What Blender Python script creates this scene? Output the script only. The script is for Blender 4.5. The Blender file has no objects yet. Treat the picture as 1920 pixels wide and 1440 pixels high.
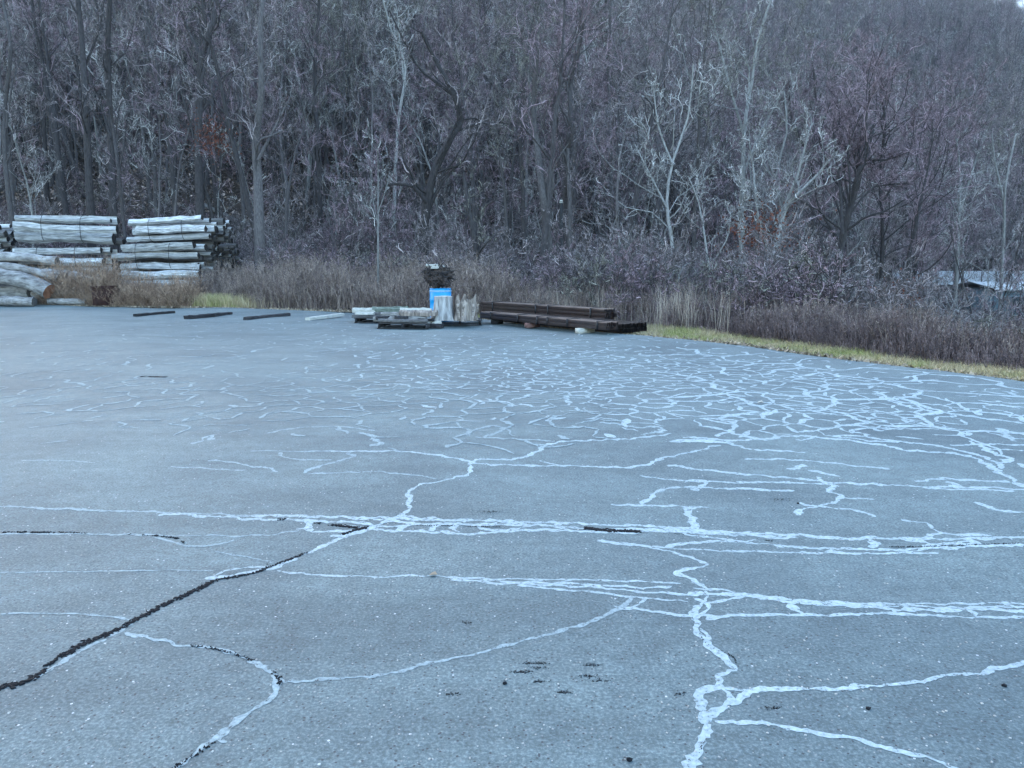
import bpy, bmesh, math, random
import numpy as np
from mathutils import Vector, Matrix, noise
R = math.radians
random.seed(7)
C = bpy.context.scene.collection
sc = bpy.context.scene

# ------------------------------------------------------------------ camera
CAM_H = 1.6
PITCH = math.atan(230 / 1400)
cam_d = bpy.data.cameras.new('camera'); cam = bpy.data.objects.new('camera', cam_d); C.objects.link(cam)
cam.location = (0, 0, CAM_H); cam.rotation_euler = (math.pi / 2 - PITCH, 0, 0)
cam_d.sensor_width = 36; cam_d.lens = 36 * 1400 / 1920; cam_d.clip_start = 0.05; cam_d.clip_end = 3000
sc.camera = cam
# ------------------------------------------------------------------ light
SUN_EL, SUN_ROT = R(13), R(-28)
w = bpy.data.worlds.new('World'); sc.world = w; w.use_nodes = True
nt = w.node_tree; nt.nodes.clear()
sky = nt.nodes.new('ShaderNodeTexSky'); sky.sky_type = 'NISHITA'; sky.sun_disc = False
sky.sun_elevation = SUN_EL; sky.sun_rotation = SUN_ROT; sky.air_density = 1.0; sky.dust_density = 2.5; sky.ozone_density = 1.8
bg = nt.nodes.new('ShaderNodeBackground'); bg.inputs[1].default_value = 0.15
ow = nt.nodes.new('ShaderNodeOutputWorld')
nt.links.new(sky.outputs[0], bg.inputs[0]); nt.links.new(bg.outputs[0], ow.inputs[0])
sun_d = bpy.data.lights.new('sun', 'SUN'); sun_d.energy = 2.0; sun_d.angle = R(.6); sun_d.color = (1, .96, .9)
sun = bpy.data.objects.new('sun', sun_d); C.objects.link(sun)
# Nishita: rotation 0 puts the sun at +Y, turning clockwise
sd = Vector((math.sin(SUN_ROT) * math.cos(SUN_EL), math.cos(SUN_ROT) * math.cos(SUN_EL), math.sin(SUN_EL)))
sun.rotation_euler = sd.to_track_quat('Z', 'Y').to_euler()
sc.view_settings.view_transform = 'Standard'; sc.view_settings.look = 'None'
sc.view_settings.exposure = 2.9; sc.view_settings.gamma = 1
try: sc.view_settings.use_curve_mapping = False
except Exception: pass
sc.cycles.max_bounces = 4; sc.cycles.diffuse_bounces = 3; sc.cycles.glossy_bounces = 2; sc.cycles.volume_bounces = 0

# ------------------------------------------------------------------ places
CT, ST = math.cos(PITCH), math.sin(PITCH)
def ray(px, py):
    u = (px - 960) / 1400; v = (720 - py) / 1400
    return u, CT + v * ST, -ST + v * CT
def G(px, py, z=0.0):
    u, y, zz = ray(px, py); t = (z - CAM_H) / zz
    return u * t, y * t
def PD(px, py, D):
    u, y, zz = ray(px, py); t = D / y
    return Vector((u * t, D, CAM_H + zz * t))
EDGE_PX = [(0, 570), (200, 575), (420, 578), (660, 585), (900, 600), (1200, 632), (1400, 649), (1600, 678), (1750, 698), (1920, 720)]
E = [G(*p) for p in EDGE_PX]
EX = np.array([-70, -40] + [e[0] for e in E] + [9.5, 12.5, 16]); EY = np.array([33, 29.5] + [e[1] for e in E] + [5, -2, -12])
o_ = np.argsort(EX); EX = EX[o_]; EY = EY[o_]
def edge(x): return np.interp(x, EX, EY)
def hn(x, y):                      # small dips and swells of the old asphalt
    return (0.010 * np.sin(x * 1.1 + .7 * y) + 0.012 * np.sin(y * .9 - .35 * x + 1) + 0.006 * np.sin(2.3 * x + 1.7 * y)) * np.clip(np.asarray(y) / 3, 0.2, 1.4)
FX = [-150, -10, 2, 14, 30, 60, 110, 300]; FY = [31, 33, 36, 44, 62, 80, 90, 100]
def gz(x, y):
    x = np.asarray(x, float); y = np.asarray(y, float)
    d = y - edge(x)
    base = np.where(d < 0, -0.12, -0.12 + 0.13 * np.clip(d / .35, 0, 1))
    right = np.clip((x - 4) / 10, 0, 1)
    base = base - right * np.clip((d - 1) * .07, 0, 2.2)
    base = base + .05 * np.clip(d / 2, 0, 1) * np.sin(x * 1.9) * np.sin(y * 1.3 + x)
    h = np.clip(y - np.interp(x, FX, FY), 0, None)
    s = np.where(h < 12, h * h / 24 , h - 6) * 0.5
    cap = np.interp(x - .6 * (y - 220), [80, 120, 150, 400], [160, 108, 78, 72])
    s = np.maximum(s, .001); s = (s ** -6. + cap ** -6.) ** (-1 / 6)
    s = s + np.clip(h / 20, 0, 1) * (1.6 * np.sin(x * .11 + 1) * np.sin(y * .09) + .5 * np.sin(x * .5) * np.sin(y * .43 + .3 * x))
    return base + s

# ------------------------------------------------------------------ helpers
def tagd(o, label=None, cat=None, group=None, kind=None):
    if label: o['label'] = label
    if cat: o['category'] = cat
    if group: o['group'] = group
    if kind: o['kind'] = kind
    return o
def np_mesh(name, V, F, mats=(), smooth=False, mi=None):
    V = np.asarray(V, np.float32).reshape(-1, 3); F = np.asarray(F, np.int32)
    k = F.shape[1]; m = bpy.data.meshes.new(name)
    m.vertices.add(len(V)); m.vertices.foreach_set('co', V.ravel())
    m.loops.add(F.size); m.loops.foreach_set('vertex_index', F.ravel())
    m.polygons.add(len(F)); m.polygons.foreach_set('loop_start', np.arange(0, F.size, k, dtype=np.int32))
    m.polygons.foreach_set('loop_total', np.full(len(F), k, np.int32))
    if smooth: m.polygons.foreach_set('use_smooth', np.ones(len(F), bool))
    for x in mats: m.materials.append(x)
    if mi is not None: m.polygons.foreach_set('material_index', np.asarray(mi, np.int32))
    m.update(calc_edges=True)
    return m
def link(name, mesh, parent=None, loc=None):
    o = bpy.data.objects.new(name, mesh); C.objects.link(o)
    if parent: o.parent = parent
    if loc is not None: o.location = loc
    return o
def empty(name, loc, rz=0):
    o = bpy.data.objects.new(name, None); C.objects.link(o); o.location = loc; o.rotation_euler = (0, 0, rz); o.empty_display_size = .2
    return o
def tubes(P, Rr, S):
    """P [N,K,3], Rr [N,K] -> verts, quads"""
    N, K, _ = P.shape
    T = np.empty_like(P); T[:, 1:-1] = P[:, 2:] - P[:, :-2]; T[:, 0] = P[:, 1] - P[:, 0]; T[:, -1] = P[:, -1] - P[:, -2]
    T /= np.linalg.norm(T, axis=2, keepdims=True) + 1e-9
    ref = np.where(np.abs(T[:, :, 2:3]) > .8, np.array([1., 0, 0]), np.array([0, 0, 1.]))
    ref = np.repeat(ref[:, :1], K, axis=1)
    A = np.cross(T, ref); A /= np.linalg.norm(A, axis=2, keepdims=True) + 1e-9
    B = np.cross(T, A)
    a = np.arange(S) * 2 * np.pi / S
    V = P[:, :, None] + Rr[:, :, None, None] * (A[:, :, None] * np.cos(a)[None, None, :, None] + B[:, :, None] * np.sin(a)[None, None, :, None])
    base = (np.arange(N)[:, None, None] * K + np.arange(K - 1)[None, :, None]) * S
    s = np.arange(S)[None, None, :]; s1 = (s + 1) % S
    F = np.stack([base + s, base + s1, base + S + s1, base + S + s], -1).reshape(-1, 4)
    return V.reshape(-1, 3), F
def join(parts):
    Vs, Fs, n = [], [], 0
    for V, F in parts:
        Vs.append(V); Fs.append(F + n); n += len(V)
    return np.concatenate(Vs), np.concatenate(Fs)
def box(x0, x1, y0, y1, z0, z1):
    V = np.array([(x, y, z) for z in (z0, z1) for x, y in ((x0, y0), (x1, y0), (x1, y1), (x0, y1))], float)
    F = np.array([(0, 3, 2, 1), (4, 5, 6, 7), (0, 1, 5, 4), (1, 2, 6, 5), (2, 3, 7, 6), (3, 0, 4, 7)])
    return V, F

# ------------------------------------------------------------------ materials
class NB:
    def __init__(s, name):
        s.m = bpy.data.materials.new(name); s.m.use_nodes = True; s.t = s.m.node_tree
        s.b = s.t.nodes['Principled BSDF']
    def n(s, t, **k):
        x = s.t.nodes.new(t)
        for a, v in k.items(): setattr(x, a, v)
        return x
    def l(s, a, b): s.t.links.new(a, b)
    def coord(s, kind='Object', scale=(1, 1, 1)):
        tc = s.n('ShaderNodeTexCoord'); mp = s.n('ShaderNodeMapping'); mp.inputs['Scale'].default_value = scale
        s.l(tc.outputs[kind], mp.inputs[0]); return mp.outputs[0]
    def noise(s, vec, scale, detail=4, rough=.6, dist=0):
        x = s.n('ShaderNodeTexNoise'); x.inputs['Scale'].default_value = scale; x.inputs['Detail'].default_value = detail
        x.inputs['Roughness'].default_value = rough; x.inputs['Distortion'].default_value = dist
        if vec is not None: s.l(vec, x.inputs['Vector'])
        return x.outputs['Fac']
    def ramp(s, fac, stops):
        x = s.n('ShaderNodeValToRGB'); e = x.color_ramp.elements
        e[0].position, e[0].color = stops[0][0], (*stops[0][1], 1); e[1].position, e[1].color = stops[-1][0], (*stops[-1][1], 1)
        for p, c in stops[1:-1]:
            q = e.new(p); q.color = (*c, 1)
        s.l(fac, x.inputs[0]); return x.outputs[0]
    def mix(s, fac, a, b, mode='MIX'):
        x = s.n('ShaderNodeMix', data_type='RGBA', blend_type=mode)
        if isinstance(fac, (int, float)): x.inputs[0].default_value = fac
        else: s.l(fac, x.inputs[0])
        for i, v in ((6, a), (7, b)):
            if isinstance(v, tuple): x.inputs[i].default_value = (*v, 1)
            else: s.l(v, x.inputs[i])
        return x.outputs[2]
    def math(s, op, a, b=None):
        x = s.n('ShaderNodeMath', operation=op)
        for i, v in ((0, a), (1, b)):
            if v is None: continue
            if isinstance(v, (int, float)): x.inputs[i].default_value = v
            else: s.l(v, x.inputs[i])
        return x.outputs[0]
    def bump(s, h, strength=.5, dist=.01):
        x = s.n('ShaderNodeBump'); x.inputs['Strength'].default_value = strength; x.inputs['Distance'].default_value = dist
        s.l(h, x.inputs['Height']); s.l(x.outputs[0], s.b.inputs['Normal'])
    def col(s, c):
        if isinstance(c, tuple): s.b.inputs['Base Color'].default_value = (*c, 1)
        else: s.l(c, s.b.inputs['Base Color'])
    def rough(s, r):
        if isinstance(r, (int, float)): s.b.inputs['Roughness'].default_value = r
        else: s.l(r, s.b.inputs['Roughness'])
    def spec(s, v): s.b.inputs['Specular IOR Level'].default_value = v
def wood(name, c0, c1, sc_=(2, 2, 2), scale=6, rnd=.35, rough=.9, island=False, spec=.2):
    b = NB(name); v = b.coord('Object', sc_); f = b.noise(v, scale, 5, .65)
    c = b.ramp(f, [(.3, c0), (.7, c1)])
    if island: r = b.n('ShaderNodeNewGeometry').outputs['Random Per Island']
    else: r = b.n('ShaderNodeObjectInfo').outputs['Random']
    k = b.n('ShaderNodeMapRange'); k.inputs[3].default_value = 1 - rnd; k.inputs[4].default_value = 1 + rnd; b.l(r, k.inputs[0])
    if island and .7 <= rnd: b.l(b.math('POWER', r, 2.6), k.inputs[0]); k.inputs[3].default_value = .35; k.inputs[4].default_value = 2.4
    c = b.mix(1.0, c, k.outputs[0], 'MULTIPLY'); b.col(c); b.rough(rough); b.spec(spec); b.bump(f, .5, .01)
    return b.m

def mk_asphalt():
    b = NB('old_asphalt'); v = b.coord('Object', (1, 1, 0))
    fine = b.noise(v, 70, 4, .75); mid = b.noise(v, 14, 5, .65); big = b.noise(v, .55, 5, .6, .6)
    grain = b.ramp(fine, [(.35, (.012, .022, .024)), (.5, (.095, .132, .134)), (.63, (.29, .355, .352))])
    c = b.mix(.55, grain, b.ramp(mid, [(.3, (.062, .088, .092)), (.7, (.15, .195, .196))]))
    c = b.mix(.75, c, b.ramp(big, [(.28, (.55, .58, .62)), (.5, (1., 1., 1.)), (.72, (1.4, 1.36, 1.3))]), 'MULTIPLY')
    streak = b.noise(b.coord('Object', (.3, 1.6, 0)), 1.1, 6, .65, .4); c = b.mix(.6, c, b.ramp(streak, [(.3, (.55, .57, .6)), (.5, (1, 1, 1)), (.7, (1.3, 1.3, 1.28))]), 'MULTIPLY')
    med = b.noise(v, 4.5, 5, .7); c = b.mix(.4, c, b.ramp(med, [(.3, (.6, .6, .62)), (.7, (1.35, 1.35, 1.33))]), 'MULTIPLY')
    # pale aggregate stones showing through
    vo = b.n('ShaderNodeTexVoronoi'); vo.inputs['Scale'].default_value = 26; b.l(v, vo.inputs['Vector'])
    sp = b.math('MULTIPLY', b.math('LESS_THAN', vo.outputs['Distance'], .13), b.math('GREATER_THAN', b.n('ShaderNodeSeparateColor').outputs[0], .9))
    sepc = [n for n in b.t.nodes if n.bl_idname == 'ShaderNodeSeparateColor'][0]; b.l(vo.outputs['Color'], sepc.inputs[0])
    c = b.mix(sp, c, (.55, .56, .56))
    vo2 = b.n('ShaderNodeTexVoronoi'); vo2.inputs['Scale'].default_value = 60; b.l(v, vo2.inputs['Vector'])
    s2 = b.n('ShaderNodeSeparateColor'); b.l(vo2.outputs['Color'], s2.inputs[0])
    sp2 = b.math('MULTIPLY', b.math('LESS_THAN', vo2.outputs['Distance'], .22), b.math('GREATER_THAN', s2.outputs[1], .86))
    c = b.mix(sp2, c, (.24, .24, .235))
    sp3 = b.math('MULTIPLY', b.math('LESS_THAN', vo2.outputs['Distance'], .26), b.math('GREATER_THAN', s2.outputs[2], .93))
    c = b.mix(sp3, c, (.035, .036, .04))
    b.col(c); b.rough(.72); b.spec(.6); b.b.inputs['Sheen Weight'].default_value = .05; b.b.inputs['Sheen Roughness'].default_value = .55; b.b.inputs['Sheen Tint'].default_value = (.6, .8, .85, 1)
    b.bump(b.mix(.5, fine, mid), .8, .008); return b.m
def mk_seal(name, c0, c1, rough):
    b = NB(name); v = b.coord(); f = b.noise(v, 45, 4, .75); g = b.noise(v, 1.2, 4, .6)
    c = b.ramp(f, [(.36, tuple(.16 * x for x in c0)), (.42, c0), (.65, c1)])
    c = b.mix(.5, c, b.ramp(g, [(.3, (.7, .71, .73)), (.7, (1.15, 1.15, 1.15))]), 'MULTIPLY')
    b.col(c); b.rough(rough); b.spec(.6); b.b.inputs['Sheen Weight'].default_value = .08; b.b.inputs['Sheen Roughness'].default_value = .55; b.b.inputs['Sheen Tint'].default_value = (.6, .8, .85, 1); b.bump(f, .35, .004); return b.m
M = {}
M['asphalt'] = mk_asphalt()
M['seal'] = mk_seal('crack_sealant', (.29, .355, .362), (.48, .565, .57), .7)
M['seal_worn'] = mk_seal('worn_crack_sealant', (.21, .265, .27), (.36, .435, .44), .75)
def mk_tar():
    b = NB('black_tar'); f = b.noise(b.coord(), 80, 3); b.col(b.ramp(f, [(.3, (.004, .005, .007)), (.7, (.02, .021, .025))])); b.rough(.8); b.spec(.2); b.bump(f, .8, .01); return b.m
M['tar'] = mk_tar()
M['bark_dark'] = wood('dark_bark', (.026, .023, .024), (.11, .098, .096), (3, 3, .6), 9)
M['bark_grey'] = wood('grey_bark', (.045, .04, .04), (.15, .135, .13), (3, 3, .6), 9)
M['bark_pale'] = wood('pale_bark', (.14, .138, .13), (.38, .37, .35), (3, 3, .6), 7)
M['twig_grey'] = wood('grey_twigs', (.10, .085, .085), (.46, .395, .385), (1, 1, 1), 1.3, island=True, rnd=.75)
M['twig_purple'] = wood('purplish_twigs', (.10, .07, .078), (.45, .335, .36), (1, 1, 1), 1.3, island=True, rnd=.75)
M['twig_pale'] = wood('pale_twigs', (.20, .19, .18), (.68, .65, .61), (1, 1, 1), 1.3, island=True, rnd=.7)
M['twig_olive'] = wood('olive_twigs', (.09, .085, .07), (.36, .34, .285), (1, 1, 1), 1.3, island=True, rnd=.7)
M['rust_leaf'] = wood('rusty_dry_leaves', (.08, .025, .015), (.22, .085, .055), (1, 1, 1), 5, island=True, rnd=.5)
M['weed'] = wood('dry_weed_stems', (.15, .11, .088), (.46, .37, .31), (1, 1, 1), 2, island=True, rnd=.55)
M['weed_dark'] = wood('dark_weed_stems', (.06, .042, .040), (.29, .215, .20), (1, 1, 1), 2, island=True, rnd=.55)
M['straw'] = wood('pale_straw', (.24, .195, .155), (.60, .51, .42), (1, 1, 1), 2, island=True, rnd=.4)
M['vine'] = wood('brown_vine_tangle', (.15, .09, .06), (.54, .39, .28), (1, 1, 1), 2, island=True, rnd=.6)
def mk_grass():
    b = NB('verge_grass'); r = b.n('ShaderNodeNewGeometry').outputs['Random Per Island']; f = b.noise(b.coord(), .9, 4, .6, .5)
    a = b.ramp(r, [(0, (.14, .20, .045)), (.4, (.33, .36, .11)), (1, (.62, .53, .27))]); d = b.ramp(r, [(0, (.36, .29, .15)), (1, (.72, .60, .38))])
    b.col(b.mix(b.ramp(f, [(.38, (0, 0, 0)), (.52, (1, 1, 1))]), a, d)); b.rough(.8); b.spec(.2); return b.m
M['grass'] = mk_grass()
M['straw_litter'] = wood('thatch_and_dead_leaves', (.22, .16, .10), (.46, .38, .28), (1, 1, 1), 3, island=True, rnd=.5)
def mk_ground():
    b = NB('leaf_litter_ground'); v = b.coord(); f = b.noise(v, 5, 6, .7); g = b.noise(v, .5, 4, .6)
    c = b.ramp(f, [(.3, (.025, .018, .014)), (.5, (.065, .05, .04)), (.7, (.14, .11, .095))])
    c = b.mix(.6, c, b.ramp(g, [(.3, (.6, .6, .6)), (.7, (1.2, 1.15, 1.1))]), 'MULTIPLY')
    b.col(c); b.rough(.95); b.spec(.1); b.bump(f, 1, .08); return b.m
M['ground'] = mk_ground()
M['litter'] = wood('fallen_leaves', (.10, .07, .055), (.50, .40, .34), (1, 1, 1), 4, island=True, rnd=.8)
M['rail'] = wood('silvered_split_wood', (.10, .10, .098), (.80, .80, .78), (2.5, 1.6, 1.6), 3.2, rnd=.35)
M['rail_dark'] = wood('dark_split_wood', (.03, .027, .026), (.22, .21, .20), (.5, 6, 6), 5, rnd=.3)
M['rail_end'] = wood('dark_sawn_ends', (.012, .011, .011), (.05, .044, .04), (1, 1, 1), 12, rnd=.4)
M['log_bark'] = wood('pale_log_bark', (.11, .10, .095), (.55, .53, .50), (1.2, 4, 4), 2.4, rnd=.2)
M['cut_wood'] = wood('orange_cut_wood', (.16, .07, .04), (.36, .17, .10), (1, 1, 1), 7, rnd=.15)
M['strap'] = NB('dark_strap').m; M['strap'].node_tree.nodes['Principled BSDF'].inputs['Base Color'].default_value = (.012, .013, .016, 1)
M['old_board'] = wood('weathered_grey_boards', (.05, .047, .045), (.25, .24, .23), (1, 8, 8), 6, rnd=.35)
M['dark_board'] = wood('dark_boards', (.014, .014, .016), (.06, .058, .06), (1, 8, 8), 6, rnd=.35)  # same grain as the grey boards, much darker tone
M['slab'] = wood('pale_wood_slabs', (.08, .075, .065), (.40, .38, .35), (1, 5, 5), 5, rnd=.4)
M['lichen'] = wood('greenish_slab', (.08, .10, .075), (.32, .36, .29), (1, 5, 5), 5, rnd=.25)
M['stump'] = wood('silver_stump', (.16, .15, .145), (.60, .59, .57), (5, 5, .7), 3, rnd=.12)
M['drift'] = wood('driftwood', (.03, .022, .018), (.55, .46, .39), (5, 5, .8), 2.6, rnd=.1)
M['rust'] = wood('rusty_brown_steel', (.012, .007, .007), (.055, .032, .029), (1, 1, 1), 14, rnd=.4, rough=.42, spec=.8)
def paint_sky_sheen(m, amt, col):  # lightens upward faces in the base colour, standing in for sky reflection
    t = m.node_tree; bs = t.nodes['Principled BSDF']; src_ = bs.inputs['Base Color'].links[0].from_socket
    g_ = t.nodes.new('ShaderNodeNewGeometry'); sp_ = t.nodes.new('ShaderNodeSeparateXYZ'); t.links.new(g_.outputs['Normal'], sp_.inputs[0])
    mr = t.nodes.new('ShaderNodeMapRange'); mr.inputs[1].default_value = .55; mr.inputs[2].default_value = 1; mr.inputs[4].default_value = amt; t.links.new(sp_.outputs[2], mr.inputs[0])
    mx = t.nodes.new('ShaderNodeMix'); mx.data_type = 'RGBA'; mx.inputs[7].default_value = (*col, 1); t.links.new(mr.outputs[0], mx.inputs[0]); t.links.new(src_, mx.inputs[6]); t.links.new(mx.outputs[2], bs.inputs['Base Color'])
paint_sky_sheen(M['rust'], .75, (.20, .185, .18))
M['black_steel'] = wood('blackened_steel', (.006, .005, .006), (.03, .024, .023), (1, 1, 1), 14, rnd=.4, rough=.6)
M['rust_box'] = wood('rusted_panel', (.025, .012, .010), (.09, .04, .033), (1, 1, 1), 9, rnd=.1, rough=.8)
M['tie'] = wood('dark_timber', (.012, .012, .014), (.06, .058, .06), (1, 6, 6), 7, rnd=.3)
M['tie_pale'] = wood('cream_timber', (.36, .35, .30), (.62, .60, .53), (1, 6, 6), 7, rnd=.1)
M['stone'] = wood('pale_stone', (.22, .21, .20), (.50, .49, .46), (1, 1, 1), 9, rnd=.3)
M['brick_red'] = wood('reddish_stone', (.12, .065, .055), (.26, .15, .13), (1, 1, 1), 9, rnd=.1)
def plain(name, c, r=.5, metal=0):
    b = NB(name); f = b.noise(b.coord(), 7, 4); b.col(b.mix(.35, c, b.ramp(f, [(.3, tuple(.5 * x for x in c)), (.7, tuple(min(1, 1.25 * x) for x in c))]))); b.rough(r); b.b.inputs['Metallic'].default_value = metal; return b.m
M['blue'] = plain('blue_plastic', (.0, .33, .74), .38)
M['roof'] = plain('pale_metal_roof', (.42, .44, .45), .45)
M['wall'] = plain('weathered_shed_wall', (.10, .09, .085), .8)
M['teal'] = plain('pale_teal_cladding', (.17, .25, .28), .6)
M['trim'] = plain('dark_trim', (.04, .05, .055), .6)
M['black'] = plain('black_rubber', (.012, .012, .014), .7)

# ------------------------------------------------------------------ terrain and lot
def grid_mesh(name, xs, ys_fn, zf, nrow, mat):
    n = len(xs); V = np.zeros((n, nrow, 3))
    for i, x in enumerate(xs):
        ys = ys_fn(x, nrow); V[i, :, 0] = x; V[i, :, 1] = ys; V[i, :, 2] = zf(np.full(nrow, x), ys)
    I = (np.arange(n - 1)[:, None] * nrow + np.arange(nrow - 1)[None]); F = np.stack([I, I + nrow, I + nrow + 1, I + 1], -1).reshape(-1, 4)
    return np_mesh(name, V, F, [mat], True)
tx = np.concatenate([np.arange(-260, -60, 5), np.arange(-60, 40, .6), np.arange(40, 420, 4)])
def terr_y(x, n):
    a = np.linspace(-30, 0, 8)[:-1]; b_ = np.linspace(0, 75, n - 7 - 60); c = np.linspace(75, 520, 61)[1:]
    return np.concatenate([a, b_, c])
o = link('hillside_ground', grid_mesh('hillside_ground', tx, terr_y, gz, 280, M['ground'])); tagd(o, kind='structure')
ax = np.concatenate([np.arange(-70, -24, 2), np.arange(-24, 16, .2)])
def asp_y(x, n):
    e = float(edge(x)); t = np.linspace(0, 1, n) ** 1.5
    jag = .07 * math.sin(x * 7.1) + .05 * math.sin(x * 17.3 + 1) + .04 * math.sin(x * 41)
    return -14 + (e + 14 + jag) * (1 - (1 - np.linspace(0, 1, n)) ** 1.0)
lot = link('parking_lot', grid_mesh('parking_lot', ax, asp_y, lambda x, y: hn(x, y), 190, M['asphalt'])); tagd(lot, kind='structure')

# ---- ribbons of crack sealant
def catmull(P, step):
    P = [np.array(p, float) for p in P]; P = [2 * P[0] - P[1]] + P + [2 * P[-1] - P[-2]]; out = []
    for i in range(1, len(P) - 2):
        L = np.linalg.norm(P[i + 1] - P[i]); n = max(2, int(L / step))
        for k in range(n):
            t = k / n; a, b_, c, d = P[i - 1:i + 3]
            out.append(.5 * ((2 * b_) + (-a + c) * t + (2 * a - 5 * b_ + 4 * c - d) * t * t + (-a + 3 * b_ - 3 * c + d) * t ** 3))
    out.append(P[-2]); return np.array(out)
zk = [0.0014]
def ribbon(pts, wd, rng, jit=.25, wob=.35, z=None):
    """pts world [n,2] -> verts, quads of a flat band that follows the asphalt"""
    n = len(pts); T = np.gradient(pts, axis=0); T /= np.linalg.norm(T, axis=1, keepdims=True) + 1e-9; Nn = np.stack([-T[:, 1], T[:, 0]], 1)
    off = np.convolve(rng.normal(0, 1, n + 4), np.ones(5) / 5, 'valid') * wd * jit * 1.3
    hw = wd / 2 * (1 + wob * np.convolve(rng.normal(0, 1, n + 2), np.ones(3) / 3, 'valid')); hw = np.clip(hw, wd * .2, wd)
    hw[0] *= .4; hw[-1] *= .4
    c = pts + Nn * off[:, None]; a = c + Nn * hw[:, None]; b_ = c - Nn * hw[:, None]
    if z is None: z = zk[0]; zk[0] += 0.0000008
    V = np.zeros((n, 2, 3)); V[:, 0, :2] = a; V[:, 1, :2] = b_; V[:, :, 2] = hn(V[:, :, 0], V[:, :, 1]) + z
    I = np.arange(n - 1) * 2; F = np.stack([I, I + 1, I + 3, I + 2], -1)
    return V.reshape(-1, 3), F
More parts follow.
